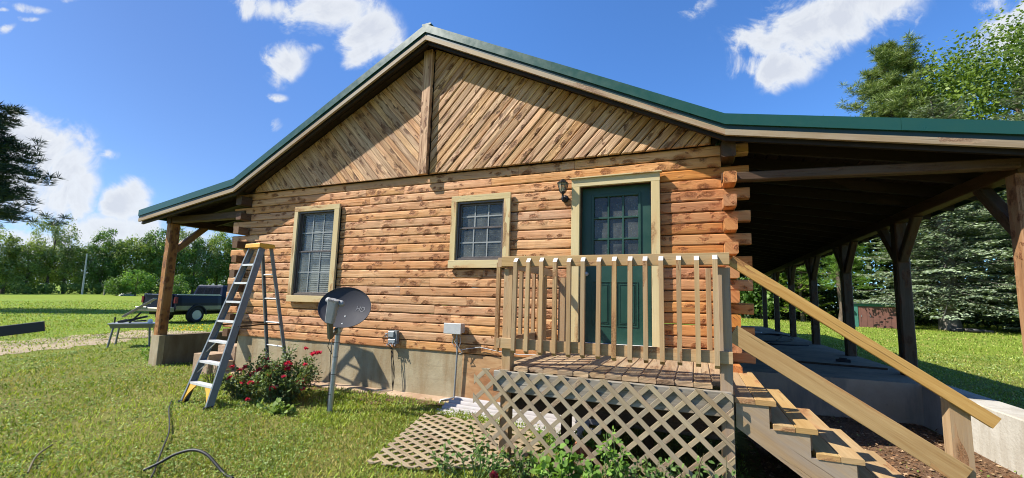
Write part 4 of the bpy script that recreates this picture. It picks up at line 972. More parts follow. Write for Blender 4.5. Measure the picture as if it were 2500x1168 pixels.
text('dish', 0.055, fc+N_*0.066+V_*0.028, U_, V_, BLACKP, hd, 'printed_letters')

# ---------------------------------------------------------------- lantern and boxes on the wall
LT = thing('wall_lantern', (-1.605, -0.03, 2.95), 'small black coach lantern on the wall left of the door', 'lantern')
m = MB(); m.lathe((-1.605, -0.015, 2.86), (0, -1, 0), [(0.05, 0), (0.05, 0.012), (0.03, 0.02), (0.012, 0.03), (0.012, 0.10), (0, 0.10)], 20)
m.tube([(-1.605, -0.10, 2.86), (-1.605, -0.125, 2.865), (-1.605, -0.13, 2.89)], 0.012, 8)
m.lathe((-1.605, -0.13, 2.80), (0, 0, 1), [(0.0, 0), (0.012, 0.012), (0.008, 0.02), (0.022, 0.04), (0.016, 0.055), (0.014, 0.10), (0.036, 0.115), (0.036, 0.122), (0, 0.122)], 14); m.build('bracket', BLACKP, LT, smooth=True)
m = MB(); cz = 2.925
def hexr(r_, z_, n=6): return [(-1.605+r_*math.cos(math.pi/6+2*math.pi*k/n), -0.13+r_*math.sin(math.pi/6+2*math.pi*k/n), z_) for k in range(n)]
for k in range(6):
    a, b2 = hexr(0.040, cz)[k], hexr(0.072, cz+0.115)[k]; m.beam(a, b2, 0.008, 0.008, (1, 0, 0.1), ch=0)
m.loops([hexr(0.078, cz+0.113), hexr(0.080, cz+0.122), hexr(0.045, cz+0.150), hexr(0.028, cz+0.158), hexr(0.030, cz+0.166), hexr(0.004, cz+0.180)], [0, .01, .03, .04, .05, .06])
m.loops([hexr(0.036, cz-0.006), hexr(0.044, cz+0.003)], [0, .01]); m.build('cage', BLACKP, LT)
m = MB(); m.loops([hexr(0.038, cz+0.002), hexr(0.069, cz+0.113)], [0, .1], caps=False); m.build('glass', GLASSL, LT)
m = MB(); m.lathe((-1.605, -0.13, cz+0.005), (0, 0, 1), [(0.009, 0), (0.009, 0.04), (0.012, 0.05), (0.006, 0.075), (0, 0.08)], 10); m.build('bulb', WHITEP, LT, smooth=True)

JB = thing('junction_box', (-4.28, -0.02, 0.87), 'open grey cable box with tangled wires hanging down the foundation', 'utility box')
m = MB(); m.box(-4.355, -4.19, -0.075, -0.02, 0.80, 1.0, 0.5, 0.004); m.build('housing', PLASTD, JB)
m = MB(); m.box(-4.34, -4.24, -0.098, -0.072, 0.90, 0.985, 0.5, 0.006); m.box(-4.335, -4.215, -0.093, -0.072, 0.815, 0.87, 0.5, 0.006)
for k in range(5): m.lathe((-4.345+k*0.035, -0.09, 0.80+0.02*(k % 2)), (0.1*k-0.2, -0.3, -1), [(0.008, 0), (0.008, 0.03), (0.0, 0.032)], 8)
for k in range(3): m.lathe((-4.36, -0.085, 0.90+k*0.025), (-1, -0.2, 0), [(0.007, 0), (0.007, 0.035), (0, 0.036)], 8)
m.build('splitter', GALV, JB)
m = MB()
for k in range(6):
    x0 = -4.34+0.02*k; pts = [(x0, -0.09, 0.80-0.01*k)]
    for j in range(1, 9):
        f = j/8; pts.append((x0+(-4.22-x0)*min(1, f*1.6)+0.05*math.sin(f*3+k)*(1-f), -0.055-0.03*math.sin(f*math.pi)*(k % 3)*0.5, 0.80-0.68*f))
    if k in (1, 4): pts += [(-4.26-0.06*k*0.3, -0.10, 0.115), (-4.45-0.05*k, -0.15, 0.105), (-4.55-0.02*k, -0.19, 0.03)]
    if k < 5: m.tube(pts, 0.0042, 6)
m.tube([(-4.35, -0.09, 0.93), (-4.41, -0.10, 0.90), (-4.40, -0.09, 0.83), (-4.33, -0.08, 0.82)], 0.004, 6); m.tube([(-4.35, -0.09, 0.95), (-4.43, -0.10, 0.90), (-4.41, -0.09, 0.80), (-4.32, -0.08, 0.80)], 0.004, 6)
m.build('cable', RUBBER, JB, smooth=True)
UB = thing('utility_box', (-3.2, -0.03, 1.09), 'closed grey telephone box with conduit running down to the footing', 'utility box')
m = MB(); m.box(-3.315, -3.06, -0.135, -0.02, 1.02, 1.15, 0.5, 0.012); bx_ = m.build('housing', PLASTG, UB)
m = MB(); m.box(-3.325, -3.05, -0.15, -0.12, 1.005, 1.155, 0.5, 0.010); m.build('cover', PLASTG, bx_)
m = MB(); m.tube([(-3.155, -0.07, 1.02), (-3.155, -0.06, 0.9), (-3.15, -0.05, 0.75), (-3.17, -0.045, 0.12)], 0.014, 10); m.tube([(-3.17, -0.05, 0.13), (-3.22, -0.10, 0.115), (-3.32, -0.14, 0.10), (-3.33, -0.17, 0.04)], 0.012, 8); m.build('conduit', GALV, UB, smooth=True)
m = MB(); m.tube([(-3.10, -0.08, 1.02), (-3.08, -0.09, 0.88), (-3.12, -0.08, 0.78), (-3.02, -0.05, 0.80), (-2.8, -0.04, 0.84), (-2.5, -0.04, 0.80), (-2.2, -0.04, 0.78), (-1.9, -0.05, 0.80)], 0.005, 6)
m.tube([(-3.13, -0.08, 1.02), (-3.16, -0.11, 0.9), (-3.08, -0.10, 0.80), (-3.04, -0.08, 0.76), (-3.1, -0.07, 0.73)], 0.005, 6); m.tube([(-3.19, -0.07, 1.02), (-3.21, -0.1, 0.88), (-3.16, -0.08, 0.82)], 0.005, 6); m.build('wire', PLASTG, UB, smooth=True)
m = MB(); m.box(-3.22, -3.19, -0.07, -0.02, 0.88, 0.93, 0.5, 0.003); m.build('wire_tag', YELP, UB)
# thin yellow stick on the wall beside the small window
m = MB(); m.box(-2.163, -2.150, -0.05, -0.018, 1.905, 2.115, 0.5); tag(m.build('wood_stick', TRIM_Y), 'thin yellow stick fixed upright on the logs right of the small window', 'stick')

# ---------------------------------------------------------------- blocks, hoses, bits
def block(x0, x1, y0, y1, z0, z1, label):
    m = MB(); m.box(x0, x1, y0, y1, z0, z1, 0.5, 0.012); tag(m.build('concrete_block', CONCF), label, 'concrete block', 'concrete step blocks')
block(-8.52, -8.08, -0.30, 0.05, -0.05, 0.40, 'larger concrete block at the cabin corner behind the ladder')
block(-8.02, -7.90, -0.26, 0.02, -0.05, 0.28, 'narrow concrete block wedged next to the cabin corner')
block(-8.45, -7.95, 0.06, 0.5, -0.05, 0.52, 'flat topped concrete block highest at the cabin corner')
def arc(pts, n=60):
    """smooth curve through points"""
    P = [Vector(p) for p in pts]; out = []
    for i in range(len(P)-1):
        p0, p1, p2, p3 = P[max(i-1, 0)], P[i], P[i+1], P[min(i+2, len(P)-1)]
        for k in range(n//(len(P)-1)):
            t = k/(n//(len(P)-1)); out.append(0.5*((2*p1)+(-p0+p2)*t+(2*p0-5*p1+4*p2-p3)*t*t+(-p0+3*p1-3*p2+p3)*t**3))
    out.append(P[-1]); return out
def hose(pts, r_, label, cat='hose', m_=RUBBER, name='garden_hose'):
    m = MB(); m.tube(arc(pts), r_, 8); tag(m.build(name, m_, smooth=True), label, cat)
hose([(-6.75, -1.52, 0.02), (-6.24, -1.82, 0.028), (-5.65, -2.12, 0.03), (-5.17, -2.375, 0.03), (-4.80, -2.605, 0.03), (-4.39, -2.86, 0.03), (-4.07, -3.06, 0.03), (-3.7, -3.35, 0.03)], 0.0065, 'thin weathered hose running through the grass from the ladder')
hose([(-4.30, -3.00, 0.02), (-4.235, -2.93, 0.065), (-4.155, -2.86, 0.125), (-4.03, -2.80, 0.16), (-3.90, -2.77, 0.135), (-3.78, -2.76, 0.07), (-3.66, -2.76, 0.01), (-3.5, -2.8, 0.02)], 0.012, 'black hose rising in a loop from the grass near the camera')
hose([(2.6, 7.1, 0.545), (1.85, 6.9, 0.55), (1.3, 7.4, 0.57), (1.3, 9.0, 0.59), (2.2, 10.8, 0.58), (2.72, 10.2, 0.57), (2.5, 8.5, 0.56), (1.75, 7.6, 0.56), (1.4, 8.5, 0.58), (1.85, 9.9, 0.60), (2.4, 9.6, 0.60), (2.05, 8.0, 0.58)], 0.016, 'black hose coiled on the porch slab')
hose([(-5.02, -3.41, 0.03), (-5.39, -3.24, 0.045), (-5.72, -3.03, 0.03)], 0.007, 'short dead stick lying in the grass at lower left', 'stick', STEM, 'stick')
m = MB(); m.beam((1.3, 3.45, 0.545), (2.84, 3.2, 0.545), 0.05, 0.03); tag(m.build('wood_strip', DARKW), 'long brown wooden strip lying across the porch slab', 'wood strip')
m = MB(); m.beam((2.35, 3.98, 0.555), (2.56, 3.93, 0.555), 0.09, 0.05, ch=0.015); m.beam((2.40, 3.97, 0.59), (2.51, 3.94, 0.59), 0.05, 0.03, ch=0.01); tag(m.build('rubber_block', RUBBER), 'small black rubber block on the porch slab', 'block')
m = MB(); m.beam((0.8, 12.5, 0.546), (2.2, 12.0, 0.546), 0.12, 0.03, ch=0.004); tag(m.build('white_board', WHITEP), 'pale board lying far back on the porch slab', 'board')
# clay pot on its side under the porch
m = MB(); m.lathe((-1.02, -1.25, 0.09), (-0.7, -0.6, 0.25), [(0.045, -0.14), (0.085, 0.0), (0.085, 0.03), (0.095, 0.03), (0.095, 0.065), (0.078, 0.065), (0.04, -0.12), (0, -0.12)], 20)
tag(m.build('clay_pot', simple('terracotta', (0.45, 0.17, 0.08), 0.8), smooth=True), 'broken terracotta pot lying behind the lattice', 'flower pot')
# dark square steel arm reaching in at the left edge
BA = thing('steel_arm', (-2.7, -5.8, 0), 'black square steel bar sticking in from the left edge', 'steel bar')
pA = Vector((-2.081, -4.472, 1.373)); pB = Vector((-2.145, -4.621, 1.347)); dA = (pB-pA).normalized()
m = MB(); m.beam(pA, pA+dA*0.105, 0.026, 0.033, ch=0.001); m.build('bar_end', BLACKP, BA)
m = MB(); m.beam(pA+dA*0.10, pA+dA*1.6, 0.020, 0.024, ch=0.001); m.build('bar', simple('dull_steel', (0.035, 0.038, 0.038), 0.5, 0.3), BA)
m = MB(); q = pA+dA*1.5; m.beam((q.x, q.y, -0.02), (q.x, q.y, q.z), 0.05, 0.05, (0, 1, 0)); m.beam((q.x-0.3, q.y, 0.0), (q.x+0.3, q.y, 0.0), 0.05, 0.05); m.beam((q.x, q.y-0.3, 0.0), (q.x, q.y+0.3, 0.0), 0.05, 0.05); m.build('stand', BLACKP, BA)

# ---------------------------------------------------------------- folding saw table by the left post
def gxy(x, y, z): return Vector((x, y, z))
TBL = thing('work_table', (-14.6, 1.9, 0), 'grey folding work table with a tilted board, left of the porch post', 'work table')
ax_ = Vector((0.25, 0.97, 0)).normalized(); bx2 = Vector((-0.97, 0.25, 0))
c = Vector((-14.45, 1.55, 0.0)); TM = simple('table_steel', (0.17, 0.185, 0.20), 0.45, 0.4)
def T(u, v, z): return c+Vector((0.60, 0.80, 0))*u*0.72+Vector((-0.80, 0.60, 0))*v*0.9+Vector((0, 0, z))
m = MB(); m.loops([[T(-0.55, -0.3, 0.50), T(0.60, -0.3, 0.50), T(0.60, 0.3, 0.50), T(-0.55, 0.3, 0.50)], [T(-0.6, -0.34, 0.60), T(0.65, -0.34, 0.60), T(0.65, 0.34, 0.60), T(-0.6, 0.34, 0.60)]], [0, .1]); m.build('table_body', TM, TBL)
m = MB(); m.beam(T(-0.62, 0, 0.615), T(0.70, 0, 0.615), 0.70, 0.025); m.build('table_top', simple('table_top_grey', (0.36, 0.37, 0.38), 0.4, 0.4), TBL)
for u, v in ((-0.5, -0.28), (0.55, -0.28), (-0.5, 0.28), (0.55, 0.28)):
    m = MB(); m.beam(T(u*1.1, v*1.25, -0.02), T(u*0.95, v, 0.55), 0.035, 0.035, (1, 0, 0)); m.build('leg', TM, TBL)
m = MB(); m.beam(T(-0.30, -0.1, 0.80), T(0.55, -0.1, 1.30), 0.26, 0.04, ch=0.003); m.build('tilted_board', GREYW, TBL)
m = MB(); m.beam(T(-0.45, 0, 0.63), T(0.35, 0.05, 0.80), 0.05, 0.06); m.beam(T(-0.1, -0.15, 0.63), T(0.2, -0.12, 0.92), 0.03, 0.04); m.tube([T(-0.5, 0.1, 0.65), T(-0.3, 0.2, 0.70), T(0, 0.15, 0.66), T(0.3, 0.2, 0.68)], 0.02, 6); m.beam(T(-0.55, 0, 0.62), T(-0.55, 0, 0.78), 0.03, 0.03); m.build('clamp', BLACKP, TBL)
m = MB(); m.lathe(T(0.5, -0.2, 0.68), (0.2, -0.3, 1), [(0.05, -0.05), (0.06, 0.0), (0.04, 0.04), (0, 0.05)], 10); m.build('knob', WHITEP, TBL, smooth=True)

# ---------------------------------------------------------------- pickup truck
def truck():
    T_ = thing('pickup_truck', (-23.43, 8.21, -0.03), 'dark blue and tan crew cab pickup truck parked on the lawn', 'pickup truck')
    h = R_(102); f = Vector((math.cos(h), math.sin(h), 0)); r_ = Vector((math.sin(h), -math.cos(h), 0)); O = Vector((-23.43, 8.21, -0.03))
    # local: x forward from rear axle, y right from the right wheel outer face (negative = left), z up
    def P(x, y, z): return O+f*x+r_*y+Vector((0, 0, z))
    BLUE = simple('truck_blue', (0.007, 0.010, 0.024), 0.32, 0.0, 0.05, spec=0.22); TAN = simple('truck_tan', (0.20, 0.185, 0.135), 0.3, 0.3, 0.05)
    TG = simple('truck_glass', (0.006, 0.007, 0.008), 0.25, 0, 0.05, spec=0.06); TY = simple('tyre', (0.014, 0.014, 0.014), 0.85); CHR = simple('chrome', (0.42, 0.43, 0.44), 0.38, 0.6, 0.05)
    RED = simple('tail_lamp', (0.16, 0.006, 0.010), 0.3, 0, 0.05, spec=0.4); DK = simple('under_body', (0.01, 0.01, 0.01), 0.9)
    W0, W1 = -2.02, 0.0; C = (W0+W1)/2
    def sec(x, pts): return [P(x, C+s*hw, z) for s, hw, z in pts]
    def body(x0, x1, prof, name, m, par=T_, extra=None, arches=True):
        """prof: list (halfwidth,z) bottom to top, swept along x with rounded ends"""
        mb = MB(); n = 10; rings = []
        for k in range(n+1):
            x = x0+(x1-x0)*k/n; e = 1-0.03*(k in (0, n))
            ring = [P(x, C-hw*e, z) for hw, z in prof]+[P(x, C+hw*e, z) for hw, z in reversed(prof)]
            rings.append(ring)
        mb.loops(rings, [x0+(x1-x0)*k/n for k in range(n+1)], 0.5); return mb.build(name, m, par)
    bed = [(0.94, 0.62), (1.0, 0.72), (1.005, 1.0), (0.985, 1.22), (0.96, 1.36), (0.93, 1.385)]
    body(-1.05, 1.35, bed, 'bed', BLUE)
    body(-1.04, 1.34, [(0.955, 0.60), (1.012, 0.66), (1.012, 0.86)], 'bed_lower_side', TAN)
    for s in (-1, 1):
        mb = MB(); mb.beam(P(-1.0, C+s*0.93, 1.40), P(1.3, C+s*0.93, 1.40), 0.08, 0.05); mb.build('bed_rail', BLUE if s < 0 else CHR, T_)
    mb = MB(); mb.beam(P(-0.2, 0.0-0.05, 1.43), P(1.2, -0.05, 1.43), 0.05, 0.035); mb.build('bed_rack', CHR, T_)
    cab = [(0.95, 0.60), (1.0, 0.75), (1.0, 1.05), (0.98, 1.30), (0.95, 1.38)]
    body(1.37, 4.1, cab, 'cab', BLUE); body(1.38, 4.1, [(0.96, 0.58), (1.012, 0.64), (1.012, 0.86)], 'cab_lower_side', TAN)
    # greenhouse
    mb = MB()
    A = [P(1.37, C-0.93, 1.37), P(1.37, C+0.93, 1.37), P(4.0, C+0.93, 1.37), P(4.0, C-0.93, 1.37)]
    B = [P(1.50, C-0.80, 1.88), P(1.50, C+0.80, 1.88), P(3.1, C+0.80, 1.88), P(3.1, C-0.80, 1.88)]
    B2 = [P(1.58, C-0.72, 1.945), P(1.58, C+0.72, 1.945), P(3.0, C+0.72, 1.945), P(3.0, C-0.72, 1.945)]
    mb.loops([A, B, B2], [0, .5, .6]); gh_ = mb.build('cab_roof', BLUE, T_)
    def lerpq(q0, q1, q2, q3, u, v):
        return (q0.lerp(q1, u)).lerp(q3.lerp(q2, u), v)
    def pane(q, u0, u1, v0, v1, off, name='window'):
        p = [lerpq(*q, a, b) for a, b in ((u0, v0), (u1, v0), (u1, v1), (u0, v1))]; nn_ = (p[1]-p[0]).cross(p[3]-p[0]).normalized()
        c_ = sum(p, Vector())/4
        if nn_.dot(c_-(P(2.4, C, 1.6))) < 0: nn_ = -nn_
        m2 = MB(); m2.prism([x+nn_*off for x in (p if (p[1]-p[0]).cross(p[2]-p[1]).dot(nn_) > 0 else p[::-1])], nn_, 0.008, 0.5, 0.002); m2.build(name, TG, gh_)
    back = (A[0], A[1], B[1], B[0]); right = (A[1], A[2], B[2], B[1]); left = (A[3], A[0], B[0], B[3]); fr = (A[2], A[3], B[3], B[2])
    for u0, u1 in ((0.07, 0.34), (0.355, 0.645), (0.66, 0.93)): pane(back, u0, u1, 0.14, 0.86, 0.004)
    for u0, u1 in ((0.13, 0.40), (0.43, 0.80)): pane(right, u0, u1, 0.10, 0.86, 0.004); pane(left, 1-u1, 1-u0, 0.10, 0.86, 0.004)
    pane(fr, 0.06, 0.94, 0.08, 0.92, 0.004, 'windscreen')
    # bonnet
    hood = [(0.95, 0.60), (1.0, 0.75), (1.0, 1.05), (0.93, 1.20), (0.80, 1.26)]
    body(4.1, 5.35, hood, 'bonnet', BLUE); 
    mb = MB(); mb.beam(P(5.36, C-0.7, 0.95), P(5.36, C+0.7, 0.95), 0.06, 0.35); mb.build('grille', CHR, T_); mb = MB(); mb.beam(P(5.45, C-1.0, 0.62), P(5.45, C+1.0, 0.62), 0.16, 0.25, ch=0.03); mb.build('bumper', CHR, T_)
    # tailgate
    mb = MB(); mb.beam(P(-1.075, C-0.80, 1.04), P(-1.075, C+0.80, 1.04), 0.06, 0.66, ch=0.02); tg_ = mb.build('tailgate', BLUE, T_)
    mb = MB(); mb.beam(P(-1.11, C-0.80, 1.385), P(-1.11, C+0.80, 1.385), 0.10, 0.03, ch=0.01); mb.build('tailgate_cap', simple('blue_highlight', (0.05, 0.075, 0.16), 0.2, 0.4), tg_)
    mb = MB(); mb.lathe(P(-1.108, C-0.45, 1.0), -f, [(0.06, 0), (0.05, 0.008), (0, 0.01)], 16); mb.lathe(P(-1.108, C+0.5, 0.93), -f, [(0.09, 0), (0.07, 0.012), (0, 0.014)], 16); mb.build('badge', CHR, tg_)
    for s in (-1, 1):
        mb = MB(); mb.beam(P(-1.085, C+s*0.92, 0.98), P(-1.085, C+s*0.92, 1.28), 0.10, 0.05, f, ch=0.015); mb.beam(P(-1.05, C+s*0.99, 0.98), P(-1.05, C+s*0.99, 1.28), 0.03, 0.09, f, ch=0.01); mb.build('tail_light', RED, T_)
    mb = MB(); mb.beam(P(-1.22, C-0.98, 0.66), P(-1.22, C+0.98, 0.66), 0.20, 0.19, ch=0.03); mb.build('bumper', TAN, T_)
    mb = MB(); mb.beam(P(-1.25, C-0.97, 0.765), P(-1.25, C-0.35, 0.765), 0.20, 0.035, ch=0.012); mb.beam(P(-1.25, C+0.35, 0.765), P(-1.25, C+0.97, 0.765), 0.20, 0.035, ch=0.012); mb.build('bumper_step', CHR, T_)
    mb = MB(); mb.beam(P(-0.95, C, 0.52), P(5.2, C, 0.52), 1.3, 0.22, ch=0.03); mb.build('chassis', DK, T_)
    for wx in (0.0, 3.55):
        for s in (-1, 1):
            cy_ = C+s*0.90; c_ = P(wx, cy_, 0.40); a = r_*s
            mb = MB(); mb.lathe(c_, a, [(0.22, -0.13), (0.36, -0.13), (0.395, -0.10), (0.40, 0.0), (0.395, 0.10), (0.37, 0.13), (0.25, 0.135), (0.24, 0.11)], 28); w = mb.build('wheel', TY, T_, smooth=True)
            mb = MB(); mb.lathe(c_, a, [(0.245, 0.128), (0.235, 0.14), (0.21, 0.10), (0.20, 0.06), (0.09, 0.05), (0.085, 0.12), (0.0, 0.13)], 28)
            for k in range(8):
                t = k*math.pi/4; d_ = f*math.cos(t)+Vector((0, 0, 1))*math.sin(t); mb.beam(c_+a*0.09+d_*0.07, c_+a*0.10+d_*0.22, 0.045, 0.03, a)
            mb.build('rim', CHR, w)
            mb = MB(); n = 16; rin = []; 
            for k in range(n+1):
                t = math.pi*k/n; d_ = f*math.cos(t)+Vector((0, 0, 1))*math.sin(t)
                rin.append([c_+a*0.13+d_*0.44, c_+a*0.165+d_*0.45, c_+a*0.165+d_*0.50, c_+a*0.12+d_*0.52])
            mb.loops(rin, list(range(n+1)), 0.5); mb.build('wheel_arch', BLUE, T_)
            pts_ = []
            for k in range(15):
                t = 0.45+(math.pi-0.9)*k/14; pts_.append(c_+a*0.120+f*(math.cos(t)*0.46)+Vector((0, 0, math.sin(t)*0.46)))
            mb = MB(); mb.face(pts_ if s < 0 else pts_[::-1]); mb.face([p_-a*0.01 for p_ in pts_])
            mb.build('wheel_well', DK, T_)
    mb = MB(); mb.beam(P(3.9, 0.02, 1.35), P(3.9, 0.25, 1.40), 0.04, 0.04); mb.beam(P(3.9, 0.24, 1.30), P(3.9, 0.24, 1.62), 0.16, 0.06, f, ch=0.02); mb.build('mirror', DK, T_)
    mb = MB(); mb.beam(P(1.68, C-0.12, 1.93), P(1.68, C+0.12, 1.93), 0.03, 0.03); mb.build('brake_light', RED, T_)
    for hx in (1.95, 3.0):
        mb = MB(); mb.beam(P(hx, 0.0, 1.12), P(hx+0.16, 0.0, 1.12), 0.03, 0.04, ch=0.01); mb.build('door_handle', CHR, T_)
truck()

# ---------------------------------------------------------------- small shed on the right
def shed():
    T_ = thing('garden_shed', (10.8, 28.1, 0.28), 'low brown board shed with green trim standing before the trees', 'shed')
    p0, p1 = Vector((9.85, 28.4, 0)), Vector((12.25, 27.62, 0)); d_ = (p1-p0).normalized(); n_ = Vector((d_.y, -d_.x, 0)); zg = 0.20
    BR = simple('shed_brown', (0.13, 0.052, 0.036), 0.7, 0, 0.15, nscale=4); GR = simple('shed_green', (0.03, 0.14, 0.10), 0.6, 0, 0.12)
    L = (p1-p0).length; mb = MB(); k = 0; x = 0.0
    while x < L-0.02:
        e = min(x+0.30, L); mb.loops([[p0+d_*x-n_*0.02+Vector((0, 0, zg)), p0+d_*(e-0.012)-n_*0.02+Vector((0, 0, zg)), p0+d_*(e-0.012)+Vector((0, 0, zg))+n_*0.0, p0+d_*x+n_*0.0+Vector((0, 0, zg))],
                 [p0+d_*x-n_*0.02+Vector((0, 0, 1.72)), p0+d_*(e-0.012)-n_*0.02+Vector((0, 0, 1.72)), p0+d_*(e-0.012)+Vector((0, 0, 1.72)), p0+d_*x+Vector((0, 0, 1.72))]], [0, 1.5]); x = e
    mb.build('front_boards', BR, T_)
    mb = MB(); q = [p0-n_*0.02, p1-n_*0.02, p1-n_*1.5, p0-n_*1.5]; mb.loops([[p+Vector((0, 0, zg)) for p in q], [p+Vector((0, 0, 1.72 if i < 2 else 1.55)) for i, p in enumerate(q)]], [0, 1.5]); mb.build('walls', BR, T_)
    mb = MB(); mb.beam(p0+d_*0.04+n_*0.02+Vector((0, 0, zg)), p0+d_*0.04+n_*0.02+Vector((0, 0, 1.75)), 0.20, 0.04, n_); mb.beam(p1-d_*0.05+n_*0.02+Vector((0, 0, zg)), p1-d_*0.05+n_*0.02+Vector((0, 0, 1.75)), 0.28, 0.04, n_)
    mb.beam(p0-d_*0.1+n_*0.03+Vector((0, 0, 1.72)), p1+d_*0.1+n_*0.03+Vector((0, 0, 1.72)), 0.05, 0.16); mb.build('trim', GR, T_)
    mb = MB(); c0 = [p0-d_*0.35+n_*0.2, p1+d_*0.3+n_*0.2, p1+d_*0.3-n_*1.7, p0-d_*0.35-n_*1.7]; mb.loops([[p+Vector((0, 0, 1.83 if i < 2 else 1.62)) for i, p in enumerate(c0)], [p+Vector((0, 0, 1.86 if i < 2 else 1.65)) for i, p in enumerate(c0)]], [0, .1]); mb.build('roof', simple('shed_roof', (0.25, 0.30, 0.28), 0.4, 0.4), T_)
    for t in (0.12, 0.30):
        mb = MB(); p = p0+d_*(L*t)+n_*0.02+Vector((0, 0, 0.95)); mb.beam(p, p+Vector((0, 0, 0.12)), 0.03, 0.03, n_); mb.build('door_handle', GALV, T_)
    m2 = MB(); pp = p0-d_*0.35+n_*0.1; m2.beam(pp+Vector((0, 0, 1.35)), pp+d_*0.28+Vector((0, 0, 1.28)), 0.2, 0.16, ch=0.02); tag(m2.build('white_bucket', WHITEP), 'white plastic container hanging beside the shed', 'container')
    m2 = MB(); m2.tube([pp+Vector((0, 0, 1.3)), pp+d_*0.2+n_*0.2+Vector((0, 0, 0.25))], 0.012, 6); tag(m2.build('thin_pole', GALV), 'thin pole leaning beside the shed', 'pole')
shed()
# tyres and log by the big spruce
def tyre(c, ax, label):
    m = MB(); m.lathe(c, ax, [(0.20, -0.09), (0.30, -0.10), (0.34, -0.06), (0.345, 0.0), (0.34, 0.06), (0.30, 0.10), (0.20, 0.09), (0.20, -0.09)], 24); tag(m.build('old_tyre', RUBBER, smooth=True), label, 'tyre', 'old tyres by the spruce')
tyre((15.0, 26.6, 0.34), (0.1, 0.2, 1), 'black tyre lying flat at the right of the spruce trunk')
tyre((14.3, 26.9, 0.34), (-0.1, 0.1, 1), 'grey worn tyre nearest the spruce trunk')
m = MB(); m.tube([(14.6, 27.6, 0.35), (15.2, 27.4, 0.38), (16.1, 27.3, 0.33)], [0.10, 0.09, 0.07], 8); tag(m.build('fallen_log', BARKG), 'short fallen log behind the tyres', 'log')
# far-left field edge
m = MB(); m.tube([(-104.4, 35.4, 0.4), (-104.3, 35.25, 8.1)], [0.15, 0.10], 8); tag(m.build('utility_pole', simple('pole_wood', (0.42, 0.40, 0.37), 0.8)), 'pale utility pole before the far trees', 'pole')
GF = thing('wooden_frame', (-96.5, 36.2, 0.7), 'small weathered wooden gate frame at the far field edge', 'frame')
for a in (0, 1):
    m = MB(); x_, y_ = (-96.9, 35.3) if a == 0 else (-96.3, 36.8); m.beam((x_, y_, 0.5), (x_, y_, 2.3), 0.18, 0.18, (0, 1, 0)); m.build('post', GREYW, GF)
m = MB(); m.beam((-97.0, 34.9, 2.2), (-96.2, 37.2, 2.1), 0.15, 0.14); m.beam((-97.0, 34.9, 2.45), (-96.2, 37.2, 2.3), 0.15, 0.08); m.build('crossbar', GREYW, GF)
m = MB(); m.loops([[(-92, 35.2, 0.4), (-91.2, 37.3, 0.5), (-93, 37.6, 0.5), (-93.4, 35.4, 0.4)], [(-92.1, 35.9, 1.0), (-91.4, 37.0, 1.15), (-92.8, 37.2, 1.15), (-93, 36.0, 1.0)]], [0, 1]); tag(m.build('white_tarp', WHITEP), 'white tarp heap lying at the far field edge', 'tarp')

# ---------------------------------------------------------------- foliage
def unit(v): return v/np.maximum(np.linalg.norm(v, axis=-1, keepdims=True), 1e-9)
def rhombs(P, A, N, L, Wd, fold=0.0):
    """leaf-like quads at P pointing along A, facing N"""
    A = unit(A); S_ = unit(np.cross(A, N)); L = np.asarray(L).reshape(-1, 1)*np.ones((len(P), 1)); Wd = np.asarray(Wd).reshape(-1, 1)*np.ones((len(P), 1))
    V = np.empty((len(P), 4, 3)); V[:, 0] = P; V[:, 1] = P+A*L*0.45+S_*Wd*0.5; V[:, 2] = P+A*L; V[:, 3] = P+A*L*0.45-S_*Wd*0.5
    if fold: up = unit(np.cross(S_, A)); V[:, 1] += up*Wd*fold; V[:, 3] += up*Wd*fold
    F = np.arange(len(P)*4).reshape(-1, 4)
    return V.reshape(-1, 3), F
def leaf6(P, A, N, L, Wd, fold=0.12):
    A = unit(A); S_ = unit(np.cross(A, N)); up = unit(np.cross(S_, A)); L = np.asarray(L).reshape(-1, 1)*np.ones((len(P), 1)); Wd = np.asarray(Wd).reshape(-1, 1)*np.ones((len(P), 1))
    V = np.empty((len(P), 8, 3)); V[:, 0] = P
    for i, (l, w, sg) in enumerate([(0.22, 0.40, 1), (0.50, 0.50, 1), (0.80, 0.30, 1), (1.0, 0.0, 0), (0.80, 0.30, -1), (0.50, 0.50, -1), (0.22, 0.40, -1)]):
        V[:, i+1] = P+A*L*l+S_*Wd*w*sg+up*(Wd*fold*abs(sg)-L*0.16*l*l)
    b = (np.arange(len(P))*8).reshape(-1, 1)
    F = np.concatenate([b+np.array([0, 1, 2, 3]), b+np.array([0, 3, 4, 4]), b+np.array([0, 4, 5, 5]), b+np.array([0, 5, 6, 7])], 1).reshape(-1, 4)
    F = np.concatenate([b+np.array([0, 1, 2, 3]), b+np.array([0, 3, 4, 5]), b+np.array([0, 5, 6, 7])], 1).reshape(-1, 4)
    return V.reshape(-1, 3), F
def rdir(n, g): return unit(g.normal(size=(n, 3)))
def crown_mesh(name, m, parent, centers, rc, nl, leaf, aspect, g, up=0.5, droop=0.0, shell=0.6, flat=1.0, base=None):
    """leaves scattered through clumps"""
    C_ = np.repeat(centers, nl, axis=0); n = len(C_); R = np.repeat(np.broadcast_to(rc, len(centers)), nl).reshape(-1, 1)
    d = rdir(n, g); rad = shell+(1-shell)*g.random((n, 1)); rad = rad*np.where(g.random((n, 1)) < 0.25, g.random((n, 1)), 1)
    P = C_+d*R*rad*np.array([1, 1, flat]); N = unit(d*1.2+rdir(n, g)*0.7+np.array([0, 0, up])); A = unit(np.cross(N, rdir(n, g))+np.array([0, 0, -droop]))
    sz = leaf*(0.6+0.8*g.random(n)); V, F = rhombs(P, A, N, sz, sz*aspect)
    r = np.clip(np.repeat(g.random(len(centers)), nl)*0.45+g.random(n)*0.55, 0, 1)
    return mesh_np(name, V, F, m, parent, r)
